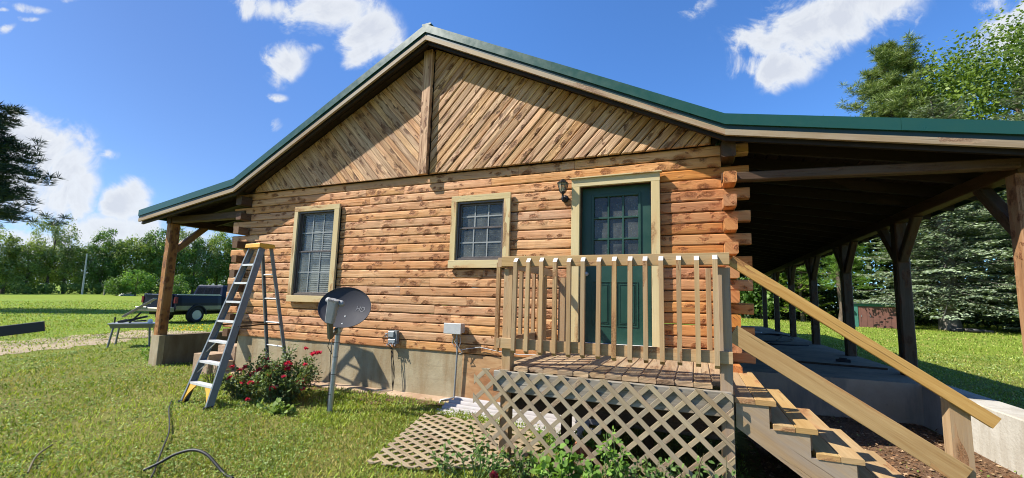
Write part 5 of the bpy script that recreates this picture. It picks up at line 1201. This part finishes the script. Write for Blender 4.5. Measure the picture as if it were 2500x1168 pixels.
def limbs(mb, base, top, r0, targets, rb=0.35):
    base, top = Vector(base), Vector(top); k = 7
    pts = [base.lerp(top, i/k)+Vector((random.uniform(-1, 1), random.uniform(-1, 1), 0))*r0*0.5*(0 < i < k) for i in range(k+1)]
    mb.tube(pts, [r0*(1.25 if i == 0 else 1)*(1-0.75*i/k) for i in range(k+1)], 8)
    for t in targets:
        t = Vector(t); f = max(0.25, min(0.95, (t.z-base.z)/(top.z-base.z)-0.18)); a = pts[int(f*k)]
        mid = a.lerp(t, 0.5)+Vector((0, 0, -0.05))*(t-a).length*0.6+Vector((random.uniform(-1, 1), random.uniform(-1, 1), random.uniform(-1, 1)))*(t-a).length*0.06
        rr = r0*rb*(1-f*0.5); mb.tube([a, mid, t], [rr, rr*0.6, rr*0.2], 5, caps=False)
def decid(name, loc, H, R, cl, label, cat, group, mleaf, leaf=0.4, ncl=60, nl=45, seed=1, z0f=0.28, bark=BARK, narrow=1.0, build=True):
    g = np.random.default_rng(seed); random.seed(seed)
    t = thing(name, loc, label, cat, group); L = np.array(loc)
    zc, hz = H*(z0f+(1-z0f)/2), H*(1-z0f)/2
    d = rdir(ncl, g); lump = 1+0.22*np.sin(d[:, 0]*3+seed)*np.cos(d[:, 2]*4+seed*2); fr = (0.45+0.55*g.random(ncl)**0.6)*lump
    C_ = d*np.array([R*narrow, R*narrow, hz])*fr[:, None]; C_[:, 2] += zc; C_[:, 2] = np.clip(C_[:, 2], H*0.12, H*1.02); C_ += L
    rc = R*0.27*(0.6+0.8*g.random(ncl))
    crown_mesh('crown', mleaf, t, C_, rc, nl, leaf, 0.62, g)
    mb = MB(); limbs(mb, (loc[0], loc[1], loc[2]-0.2), (loc[0]+R*0.1, loc[1], loc[2]+H*0.85), H*0.022, [tuple(c) for c in C_[:12]]); mb.build('trunk', bark, t, smooth=True)
    return t
def place(src, loc, rot, sc, label, group=None):
    c = copy_tree(src); c.location = loc; c.rotation_euler = (0, 0, rot); c.scale = (sc[0], sc[0], sc[1]); c['label'] = label
    if group: c['group'] = group
    return c
# far tree line beyond the field
GT = 'trees along the far edge of the field'
kinds = [decid('broadleaf_tree', (-112, 30, 0.4), 11.5, 4.0, 0, 'x', 'tree', GT, LEAF_FAR[0], 0.34, 110, 70, 11, 0.12),
         decid('broadleaf_tree', (-112, 34, 0.4), 11.5, 3.8, 0, 'x', 'tree', GT, LEAF_FAR[1], 0.32, 120, 75, 12, 0.08),
         decid('broadleaf_tree', (-112, 38, 0.4), 11.5, 3.9, 0, 'x', 'tree', GT, LEAF_FAR[2], 0.28, 75, 62, 13, 0.22)]
spots = [  # x, y, ground z, top z, kind, width
 (-115.7, 26.5, .35, 11.6, 0, 1.0, 'broad mid green tree at the left frame edge, behind the pine'), (-115.2, 29.3, .42, 10.0, 2, 1.0, 'loose pale green tree, second from the left in the far tree line'),
 (-114.2, 31.6, .48, 12.1, 0, .95, 'rounded mid green tree, third from the left in the far tree line'), (-113.5, 33.9, .53, 13.9, 2, 1.05, 'tallest open crowned tree left of the utility pole'),
 (-112.8, 36.0, .6, 12.2, 0, 0.85, 'leafy yellow green tree directly left of the utility pole'), (-111.9, 38.2, .66, 10.9, 2, 0.8, 'thin see-through tree just right of the utility pole'),
 (-111.0, 40.3, .72, 12.0, 1, .95, 'dark green tree standing behind the small wooden frame'), (-110.1, 42.4, .78, 12.4, 1, .95, 'dark green tree behind the small bright bush'),
 (-109.2, 44.6, .85, 12.6, 0, .9, 'mid green tree just left of the porch post'), (-108.0, 47.2, .92, 13.9, 1, .95, 'dark tree mostly hidden by the porch post'),
 (-106.9, 49.6, 1.0, 15.4, 0, 1.05, 'tall bright tree framed by the porch post and its brace'), (-105.8, 51.6, 1.06, 14.9, 2, .9, 'greyish open tree right of the porch brace'),
 (-104.8, 53.4, 1.12, 13.9, 1, .9, 'dark green tree above the truck tailgate'), (-103.9, 55.2, 1.18, 14.6, 2, .85, 'feathery pale tree above the truck cab'),
 (-102.9, 57.0, 1.24, 14.7, 0, .9, 'mid green tree above the truck windscreen'), (-101.7, 59.2, 1.3, 13.8, 1, .95, 'dark tree touching the cabin corner logs'),
 (-100.5, 61.5, 1.36, 14.3, 0, .95, 'broad tree glimpsed behind the ladder and corner logs')]
for i, (x, y, z, top, k, w, lab) in enumerate(spots):
    H = (top-z)*(1.0+0.16*math.sin(i*2.3+1)); w = w*(0.92+0.14*math.sin(i*1.7)); place(kinds[k], (x, y, z), i*2.4+0.3, (w, H/11.5), lab, GT)
for k in kinds:
    for ch in list(k.children): bpy.data.objects.remove(ch)
    bpy.data.objects.remove(k)
g = np.random.default_rng(5)
def wood_mass(name, label, m, pts, depth, hmin, hmax, n, rc, leaf, nl, seed, dirb=(0, 1)):
    """a far wood seen only as one mass of leaves behind the single trees"""
    g = np.random.default_rng(seed); P = np.array(pts, float); t = g.random(n)*(len(P)-1); i = t.astype(int); f = (t-i)[:, None]
    xy = P[i]*(1-f)+P[np.minimum(i+1, len(P)-1)]*f; db = np.array(dirb)/np.hypot(*dirb); back = g.random(n)[:, None]*depth; xy = xy+db*back
    lump = 0.75+0.25*np.sin(xy[:, 0]*0.45+seed)*np.cos(xy[:, 1]*0.37); z = np.array([gh(a, b) for a, b in xy])+g.random(n)**0.8*(hmin+(hmax-hmin)*lump)
    C_ = np.column_stack([xy, z]); o = crown_mesh(name, m, None, C_, rc*(0.6+0.8*g.random(n)), nl, leaf, 0.65, g)
    return tag(o, label, None, None, 'stuff')
wood_mass('distant_woods', 'dense dark wood forming one mass behind the far trees', LEAF_FAR[1], [(-128, 18), (-122, 30), (-117, 44), (-110, 58), (-102, 74)], 10, 3.5, 6.8, 360, 1.6, 0.55, 45, 21, (-1, 0.3))
wood_mass('undergrowth', 'low brush and weeds along the foot of the far trees', LEAF_FAR[0], [(-112, 18), (-109.5, 30), (-106, 42), (-99, 58)], 3, 1.0, 2.0, 260, 0.75, 0.30, 40, 22, (-1, 0.3))
decid('young_tree', (-91.0, 36.9, 0.8), 4.3, 2.3, 0, 'bright green bushy young tree before the dark far trees', 'tree', None, LEAF_VINE, 0.26, 60, 60, 31, 0.0, narrow=0.95)
decid('cedar_bush', (-92.0, 34.9, 0.7), 3.3, 1.7, 0, 'dark green conical bush left of the bright young tree', 'bush', None, LEAF_FAR[1], 0.2, 60, 50, 32, 0.0)
decid('cedar_bush', (-88.4, 41.3, 0.9), 3.6, 1.9, 0, 'dark green bush between the porch post and the truck', 'bush', None, LEAF_FAR[1], 0.2, 60, 50, 33, 0.0)

def conifer(name, loc, H, z0, R, label, mleaf, leaf, nb, seed, layers=26, droop=0.28, aspect=0.35, dens=26, top=0.35, trunk=0.35, bark=BARKG, spread=0.16, needles=False, cat='tree'):
    """layered branches carrying sprays; needles=True puts round tufts at the branch ends"""
    g = np.random.default_rng(seed); random.seed(seed); t = thing(name, loc, label, cat); L = Vector(loc)
    mb = MB(); k = 8; mb.tube([L+Vector((0.12*math.sin(i*1.7+seed), 0.12*math.cos(i*1.3), -0.3+(H+0.3)*i/k)) for i in range(k+1)], [trunk*(1.35 if i == 0 else 1)*(1-0.93*i/k) for i in range(k+1)], 9)
    P, A, N, RN, SZ = [], [], [], [], []
    for li in range(layers):
        f = li/(layers-1); z_ = z0+(H-z0)*f**0.95; Rl = R*((1-f)**0.62*(0.85+0.25*math.sin(li*1.9+seed))+0.05)
        nbr = max(4, int(nb*(1-f*0.55)))
        for b_ in range(nbr):
            az = 2*math.pi*(b_+random.random()*0.8)/nbr+li*0.9; Lb = Rl*random.uniform(0.55, 1.15); z = z_+random.uniform(-0.5, 0.5)*(H-z0)/layers*1.6
            d = Vector((math.cos(az), math.sin(az), 0)); rise = (top*f-droop*(1-f)*0.9)+random.uniform(-0.13, 0.13); pts = []
            for s_ in range(6):
                q = s_/5; pts.append(L+Vector((0, 0, z))+d*(Lb*q)+Vector((0, 0, Lb*(rise*q-droop*0.5*q*q+(0.16*q**3))))+Vector((0, 0, random.uniform(-.05, .05)*q)))
            mb.tube(pts, [0.03+0.05*trunk*(1-f), 0.028*(1-f*0.5)+0.006, 0.02, 0.014, 0.009, 0.004], 4, caps=False)
            side = Vector((-d.y, d.x, 0))
            if needles:
                for s_ in range(int(4+dens*0.25)):
                    q = 0.30+0.70*random.random()**0.7; i = min(4, int(q*5)); p = pts[i].lerp(pts[i+1], q*5-i)+side*random.uniform(-1, 1)*Lb*spread*(1.1-q*0.5)+Vector((0, 0, random.uniform(-0.25, 0.55)))
                    nn = 34; dv = rdir(nn, g); dv[:, 2] = np.abs(dv[:, 2])*0.9-0.15; dv = unit(dv)
                    P.append(np.repeat([list(p)], nn, 0)); A.append(dv); N.append(rdir(nn, g)); RN.append(np.full(nn, random.random()*0.5)+g.random(nn)*0.5); SZ.append(leaf*(0.7+0.6*g.random(nn)))
            else:
                nn = int(dens*(0.4+Lb/R*1.1)); q = 0.12+0.88*g.random(nn)**0.8; ii = np.minimum((q*5).astype(int), 4); pa = np.array([list(x) for x in pts]); fr = (q*5-ii)[:, None]
                pp = pa[ii]*(1-fr)+pa[ii+1]*fr; sgn = np.where(g.random(nn) < 0.5, -1, 1)[:, None]; off = g.random((nn, 1))*Lb*spread*(1.25-q[:, None])
                pp = pp+np.array(list(side))*sgn*off+np.array([0, 0, -1])*off*0.35*g.random((nn, 1))
                a = unit(np.array(list(d))*0.9+np.array(list(side))*sgn*(0.4+0.7*g.random((nn, 1)))+np.array([0, 0, -0.25])+rdir(nn, g)*0.25)
                P.append(pp); A.append(a); N.append(unit(np.array([0, 0, 1.0])+rdir(nn, g)*0.75)); RN.append(np.clip(random.random()*0.4+g.random(nn)*0.45+0.2*(q-0.5), 0, 1)); SZ.append(leaf*(0.6+0.8*g.random(nn)))
    P, A, N, RN, SZ = map(np.concatenate, (P, A, N, RN, SZ)); V, F = rhombs(P, A, N, SZ, SZ*aspect)
    mesh_np('crown', V, F, mleaf, t, RN); mb.build('trunk', bark, t, smooth=True); return t
# right-hand trees
conifer('spruce_tree', (14.9, 28.75, 0.2), 15.2, 2.1, 5.4, 'big pale blue-green spruce with a thick trunk, seen between the porch posts', LEAF_SPRUCE, 0.20, 16, 41, 36, 0.22, 0.42, 150, trunk=0.46, spread=0.30)
conifer('spruce_tree', (19.0, 27.5, 0.2), 15.2, 0.9, 5.2, 'pale spruce at the right frame edge, rising above the porch roof', LEAF_SPRUCE, 0.20, 14, 42, 36, 0.22, 0.42, 130, trunk=0.35, spread=0.30)
conifer('pine_tree', (15.9, 37.2, 0.3), 23.2, 8.0, 6.6, 'tall pine rising alone against the sky above the porch roof', LEAF_PINE, 0.50, 11, 43, 22, 0.05, 0.07, 60, top=0.35, trunk=0.34, bark=BARK, spread=0.34, needles=True)
conifer('pine_tree', (10.2, 32.6, 0.3), 11.0, 3.4, 3.2, 'bright green pine seen beneath the porch beam, left of the shed', LEAF_VINE, 0.40, 9, 44, 13, 0.05, 0.06, 24, trunk=0.22, bark=BARK, spread=0.34, needles=True)
conifer('cedar_tree', (7.9, 33.8, 0.3), 7.6, 0.9, 2.0, 'narrow yellowish green cedar seen among the far porch posts', LEAF_DECID, 0.24, 9, 45, 22, 0.05, 0.5, 34, trunk=0.16, bark=BARK, spread=0.30)
decid('broadleaf_tree', (24.0, 38.8, 0.35), 23.8, 7.4, 0, 'large bright green broadleaf tree towering above the spruces at upper right', 'tree', None, LEAF_DECID, 0.27, 330, 230, 51, 0.18)
decid('broadleaf_tree', (19.5, 40.2, 0.35), 18.6, 4.0, 0, 'smaller mid green tree filling the gap right of the tall pine', 'tree', None, LEAF_FAR[0], 0.26, 150, 180, 52, 0.18)
decid('broadleaf_tree', (10.8, 44.5, 0.4), 20.4, 3.8, 0, 'yellow green treetop just showing over the roof edge', 'tree', None, LEAF_DECID, 0.28, 110, 130, 53, 0.3)
decid('broadleaf_tree', (5.4, 36.5, 0.4), 9.0, 3.4, 0, 'dark leafy tree behind the farthest porch posts', 'tree', None, LEAF_FAR[1], 0.34, 110, 70, 54, 0.05)
wood_mass('woodland', 'dark woodland forming one mass behind the lawn on the right', LEAF_WOOD, [(1.0, 40), (8, 39.5), (16, 38.5), (24, 35), (33, 30)], 8, 6.0, 10.0, 560, 1.5, 0.40, 60, 61, (0.35, 1))
wood_mass('woodland_undergrowth', 'shaded undergrowth beneath the trees on the right', LEAF_WOOD, [(1.5, 36), (8, 35.5), (15, 33), (22, 30), (30, 26)], 3.5, 1.6, 3.2, 420, 0.8, 0.24, 60, 62, (0.35, 1))
# pine at the left
conifer('pine_tree', (-48.7, 5.9, -0.02), 15.6, 6.8, 5.2, 'dark pine with drooping branches reaching in at the left edge', LEAF_PINED, 0.50, 12, 71, 14, 0.08, 0.08, 90, top=0.30, trunk=0.40, bark=BARK, spread=0.46, needles=True)

# ---------------------------------------------------------------- shrubs
def shrub(name, loc, label, mleaf, stems, rad, H, leaf, nleaf, seed, mstem=STEM, flowers=(), spread=1.0, aspect=0.6, cat='shrub', wavy=0.1, low=0.15, group=None):
    g = np.random.default_rng(seed); random.seed(seed); t = thing(name, loc, label, cat, group); L = Vector(loc); mb = MB(); P, A, N, R = [], [], [], []
    for s_ in range(stems):
        az = random.random()*2*math.pi; rr = rad*math.sqrt(random.random()); h = H*random.uniform(0.45, 1.0)*(1-0.35*(rr/rad)**2)
        end = L+Vector((math.cos(az)*rr, math.sin(az)*rr*spread, h)); b0 = L+Vector((math.cos(az)*rr*0.25, math.sin(az)*rr*0.25*spread, -0.03)); mid = b0.lerp(end, 0.5)+Vector((random.uniform(-wavy, wavy), random.uniform(-wavy, wavy), 0.08*H))*H
        pts = [b0, b0.lerp(mid, .5), mid, mid.lerp(end, .5), end]; mb.tube(pts, [0.007, 0.006, 0.005, 0.0035, 0.002], 5, caps=False)
        n = nleaf; q = low+(1-low)*g.random(n)**0.75; ii = np.minimum((q*4).astype(int), 3); pa = np.array([list(p) for p in pts]); fr = (q*4-ii)[:, None]; pp = pa[ii]*(1-fr)+pa[ii+1]*fr
        d = rdir(n, g); pp = pp+d*(0.02+0.05*g.random((n, 1)))*(H/0.8); a = unit(d+np.array([0, 0, 0.15])); P.append(pp); A.append(a); N.append(unit(rdir(n, g)*0.7+np.array([-0.3, -0.3, 0.9]))); R.append(np.clip(random.random()*0.4+g.random(n)*0.6, 0, 1))
    P, A, N, R = map(np.concatenate, (P, A, N, R)); sz = leaf*(0.55+0.8*g.random(len(P))); V, F = leaf6(P, A, N, sz, sz*aspect, 0.12); mesh_np('leaves', V, F, mleaf, t, np.repeat(R, 3)); mb.build('stems', mstem, t, smooth=True)
    for (fx_, fy_, fz_, fr_2) in flowers:
        n = 22; c_ = np.array([fx_, fy_, fz_]); d = rdir(n, g); d[:, 2] = np.abs(d[:, 2])*0.8+0.1; d[:, 1] -= 0.3; d = unit(d)
        V, F = rhombs(np.repeat([c_], n, 0)+d*fr_2*0.15, d, rdir(n, g), fr_2*(0.7+0.5*g.random(n)), fr_2*0.9, 0.25); mesh_np('rose_blossom', V, F, PETAL, t, g.random(n))
    return t
FL = [(-6.38, -1.0, 0.42), (-6.19, -1.0, 0.38), (-6.24, -1.1, 0.27), (-5.62, -1.02, 0.48), (-5.48, -1.0, 0.49), (-5.30, -0.95, 0.53), (-5.11, -0.85, 0.745), (-4.86, -0.85, 0.70), (-4.94, -0.85, 0.68), (-5.56, -1.15, 0.30), (-5.74, -1.15, 0.27), (-6.02, -1.45, 0.10), (-5.42, -1.40, 0.13), (-5.02, -1.0, 0.31), (-4.95, -0.98, 0.33), (-4.93, -1.0, 0.24), (-6.08, -1.0, 0.43), (-5.65, -1.1, 0.44), (-5.05, -0.9, 0.30), (-5.28, -0.97, 0.47), (-5.85, -1.05, 0.36), (-5.42, -1.12, 0.40), (-5.18, -1.05, 0.56), (-5.70, -0.98, 0.55), (-4.98, -0.95, 0.55), (-5.92, -1.12, 0.25), (-5.30, -1.15, 0.24), (-5.15, -1.12, 0.40)]
shrub('rose_bush', (-5.45, -0.92, 0.02), 'rose bush with small red blossoms growing at the foundation behind the dish pole', LEAF_ROSE, 60, 0.62, 0.80, 0.042, 80, 81, STEM, [(x, y, z, 0.036+0.010*((i*7) % 3)) for i, (x, y, z) in enumerate(FL)], spread=0.62, cat='rose bush')
shrub('rose_shoots', (-6.05, -1.05, 0.0), 'low left shoots of roses spreading in front of the ladder leg', LEAF_ROSE, 20, 0.38, 0.50, 0.045, 44, 82, STEM, spread=0.7, cat='rose bush')
shrub('rose_shoots', (-1.75, -2.0, 0.0), 'straggly rose shoots with a single red flower at the bottom edge', LEAF_DKV, 14, 0.42, 0.46, 0.040, 24, 83, STEMG, [(-1.535, -2.05, 0.085, 0.05)], spread=0.5, cat='rose bush', wavy=0.2)
shrub('leafy_plant', (-0.98, -1.98, 0.0), 'bright green broad leaved plant standing before the lattice', LEAF_VINE, 14, 0.24, 0.46, 0.050, 26, 84, STEMG, spread=0.45, aspect=0.8, cat='plant', low=0.3)
shrub('leafy_plant', (-0.58, -1.88, 0.0), 'yellow green sapling whose top shoot overlaps the middle of the lattice', LEAF_VINE, 8, 0.15, 0.60, 0.040, 26, 85, STEMG, spread=0.5, cat='plant', low=0.3)
shrub('leafy_shrub', (-0.30, -1.85, 0.0), 'tangled dark green shrub at the foot of the lattice', LEAF_DKV, 22, 0.42, 0.38, 0.036, 34, 86, STEM, spread=0.4, cat='shrub', wavy=0.25)
shrub('leafy_shrub', (0.13, -1.80, 0.0), 'thin sparse shrub near the right end of the lattice', LEAF_DKV, 7, 0.20, 0.50, 0.040, 14, 87, STEM, spread=0.4, cat='shrub', wavy=0.25)
shrub('leafy_shrub', (-1.30, -1.92, 0.0), 'dark low shrub between the red flower and the bright leafy plant', LEAF_DKV, 15, 0.32, 0.30, 0.038, 28, 88, STEM, spread=0.5, cat='shrub', wavy=0.2)
shrub('leafy_plant', (-5.0, -1.30, 0.0), 'pale round leaved weed at the foot of the dish pole', CLOVER, 16, 0.34, 0.14, 0.07, 9, 89, STEMG, spread=0.5, aspect=0.75, cat='plant', low=0.4)
shrub('leafy_plant', (-10.72, 0.35, 0.0), 'leafy green weeds growing against the left porch wall', LEAF_VINE, 20, 0.28, 0.42, 0.05, 30, 90, STEMG, spread=1.6, cat='plant')
g = np.random.default_rng(91); YF_ = shrub('yellow_flowers', (-10.62, 0.75, 0.0), 'cluster of small yellow flowers behind the left porch post', LEAF_VINE, 16, 0.22, 0.72, 0.035, 20, 95, STEMG, cat='flowers', spread=1.6)
n = 60; c_ = np.column_stack([-10.62+g.normal(size=n)*0.14, 0.75+g.normal(size=n)*0.22, 0.66+g.random(n)*0.10]); V, F = rhombs(c_, rdir(n, g), rdir(n, g), 0.035, 0.03); mesh_np('petals', V, F, YPETAL, YF_, g.random(n))
shrub('dry_shrub', (-7.35, -0.65, 0.0), 'bare brown bush of dry stems behind the ladder', LEAF_ROSE, 22, 0.22, 0.42, 0.03, 5, 92, STEM, spread=0.6, cat='shrub')
shrub('weed_clump', (-1.15, -1.05, 0.0), 'green weeds growing in the shade beneath the porch', LEAF_VINE, 26, 0.55, 0.22, 0.05, 20, 93, STEMG, spread=0.5, cat='plant')

# ---------------------------------------------------------------- lawn
def in_lawn(x, y):
    ok = ~((x > -7.95) & (x < 0.35) & (y > -0.14)); ok &= ~((x > -10.46) & (x < -10.16) & (y > -0.02)); ok &= ~((x > 0.30) & (x < 3.08) & (y > 1.84)); ok &= ~((x > 2.72) & (x < 3.08) & (y > -3.6))
    ok &= ~((x > -1.75) & (x < 0.4) & (y > -1.6) & (np.random.default_rng(1).random(len(x)) < 0.6))
    ok &= ~((x > 0.4) & (x < 2.73) & (y > -1.25-(x-1)*0.1) & (np.random.default_rng(2).random(len(x)) < 0.97)); return ok
def ghv(x, y): return np.array([gh(a, b) for a, b in zip(x, y)])
def sample(n, r0, r1, a0, a1, p, g):
    """points around the yard, thinning with distance from where one stands"""
    u = g.random(n); q = 2-p; r = (r0**q+(r1**q-r0**q)*u)**(1/q); a = R_(a0)+(R_(a1)-R_(a0))*g.random(n); x = r*np.cos(a); y = -5.2+r*np.sin(a); return x, y, r
g = np.random.default_rng(101)
def trackd(x, y): return (np.abs((x+15.6)+(y-1.0)*0.42) < 1.25) & (y < 5.0)
def patch(x, y, s_, o_): return np.sin(x*s_+o_)*np.cos(y*s_*1.3+o_*2)+0.6*np.sin(x*s_*2.7+y*s_*1.9+o_)
x, y, r = sample(520000, 1.6, 75, 12, 172, 2.05, g); k = in_lawn(x, y) & ~(trackd(x, y) & (g.random(len(x)) < 0.45)); bare = patch(x, y, 1.1, 0.4) > 0.85; k &= ~(bare & (g.random(len(x)) < 0.65) & (r < 12))
x, y, r = x[k], y[k], r[k]; n = len(x); z = ghv(x, y); wall = np.clip((y+1.6)/1.3, 0, 1)*((x > -8) & (x < -2.2)); tall = 1+0.7*wall+0.25*patch(x, y, 2.3, 2.0)
h = (0.020+0.026*g.random(n))*np.clip(tall, 0.6, 2.2)*(1+np.clip(r-6, 0, 40)*0.030); w = (0.0045+0.0035*g.random(n))*(1+np.clip(r-3, 0, 60)*0.14)
th = g.random(n)*2*np.pi; le = g.random(n)*0.9+0.25; base = np.column_stack([x, y, z-0.004]); tip = base+np.column_stack([np.cos(th)*le*h, np.sin(th)*le*h, h]); sx = np.column_stack([-np.sin(th), np.cos(th), np.zeros(n)])*w[:, None]*0.5
mid = base*0.5+tip*0.5+np.column_stack([np.zeros(n), np.zeros(n), h*0.14])
V = np.empty((n, 4, 3)); V[:, 0] = base-sx; V[:, 1] = base+sx; V[:, 2] = tip; V[:, 3] = mid-sx*1.2
pr = patch(x, y, 0.9, 1.3); R1 = np.clip(0.50+0.22*pr+g.normal(size=n)*0.20, 0, 1); R1 = np.where(g.random(n) < 0.12+0.25*(patch(x, y, 1.7, 4) > 0.75), 0.06*g.random(n), R1)
tag(mesh_np('grass', V.reshape(-1, 3), np.arange(n*4).reshape(-1, 4), GRASSM, None, R1), 'short uneven grass covering the lawn', kind='stuff')
x, y, r = sample(330000, 1.6, 20, 60, 172, 1.95, g); k = in_lawn(x, y) & ~trackd(x, y) & (patch(x, y, 1.9, 3.1)+0.7*g.normal(size=len(x)) > 0.15); x, y, r = x[k], y[k], r[k]; n = len(x); z = ghv(x, y)
d = rdir(n, g); d[:, 2] = 0.15+0.3*g.random(n); N = unit(np.column_stack([g.normal(size=n)*0.45, g.normal(size=n)*0.45, np.ones(n)])); sz = (0.009+0.012*g.random(n))*(1+np.clip(r-3, 0, 20)*0.12)
P = np.column_stack([x, y, z+0.006+0.026*g.random(n)]); V, F = rhombs(P, d, N, sz, sz*0.75); tag(mesh_np('clover', V, F, CLOVER, None, np.clip(0.5+g.normal(size=n)*0.25, 0, 1)), 'small leaved clover and weeds mixed through the lawn', kind='stuff')
# longer weeds along the foundation and round the lattice
x = g.uniform(-7.6, -1.9, 5200); y = -0.34-np.abs(g.normal(size=5200))*0.42; x2 = g.uniform(-3.0, 0.6, 4200); y2 = g.uniform(-2.5, -1.55, 4200); x3 = g.uniform(-5.4, -3.8, 2500); y3 = g.uniform(-1.5, -0.8, 2500)
x, y = np.concatenate([x, x2, x3]), np.concatenate([y, y2, y3]); n = len(x); k = patch(x, y, 2.2, 0.3)+g.normal(size=n)*0.6 > -0.2; x, y = x[k], y[k]; n = len(x)
th = g.random(n)*2*np.pi; a = np.column_stack([np.cos(th), np.sin(th), 0.5+1.2*g.random(n)]); sz = 0.03+0.055*g.random(n); V, F = rhombs(np.column_stack([x, y, ghv(x, y)]), a, unit(np.column_stack([-np.cos(th), -np.sin(th), np.ones(n)])), sz, 0.009+0.006*g.random(n), 0.1)
tag(mesh_np('tall_weeds', V, F, GRASSM, None, np.clip(0.62+g.normal(size=n)*0.25, 0, 1)), 'longer weeds along the foundation and lattice', kind='stuff')
# litter on the bare soil and a few pebbles by the footing
n = 2600; x = g.uniform(0.45, 2.7, n); y = g.uniform(-1.3, 1.8, n); V, F = rhombs(np.column_stack([x, y, ghv(x, y)+0.016+0.012*g.random(n)]), np.column_stack([g.normal(size=n), g.normal(size=n), g.normal(size=n)*0.15]), unit(np.column_stack([g.normal(size=n)*0.4, g.normal(size=n)*0.4, np.ones(n)])), 0.02+0.035*g.random(n), 0.02+0.012*g.random(n), 0.2)
DRY = leafmat('dry_leaf', [(0, (0.10, 0.045, 0.02)), (0.6, (0.24, 0.13, 0.065)), (1, (0.42, 0.30, 0.18))], 0.05, 0.8, 0.2)
tag(mesh_np('leaf_litter', V, F, DRY, None, g.random(n)), 'dead leaves and chips strewn on the bare soil', kind='stuff')
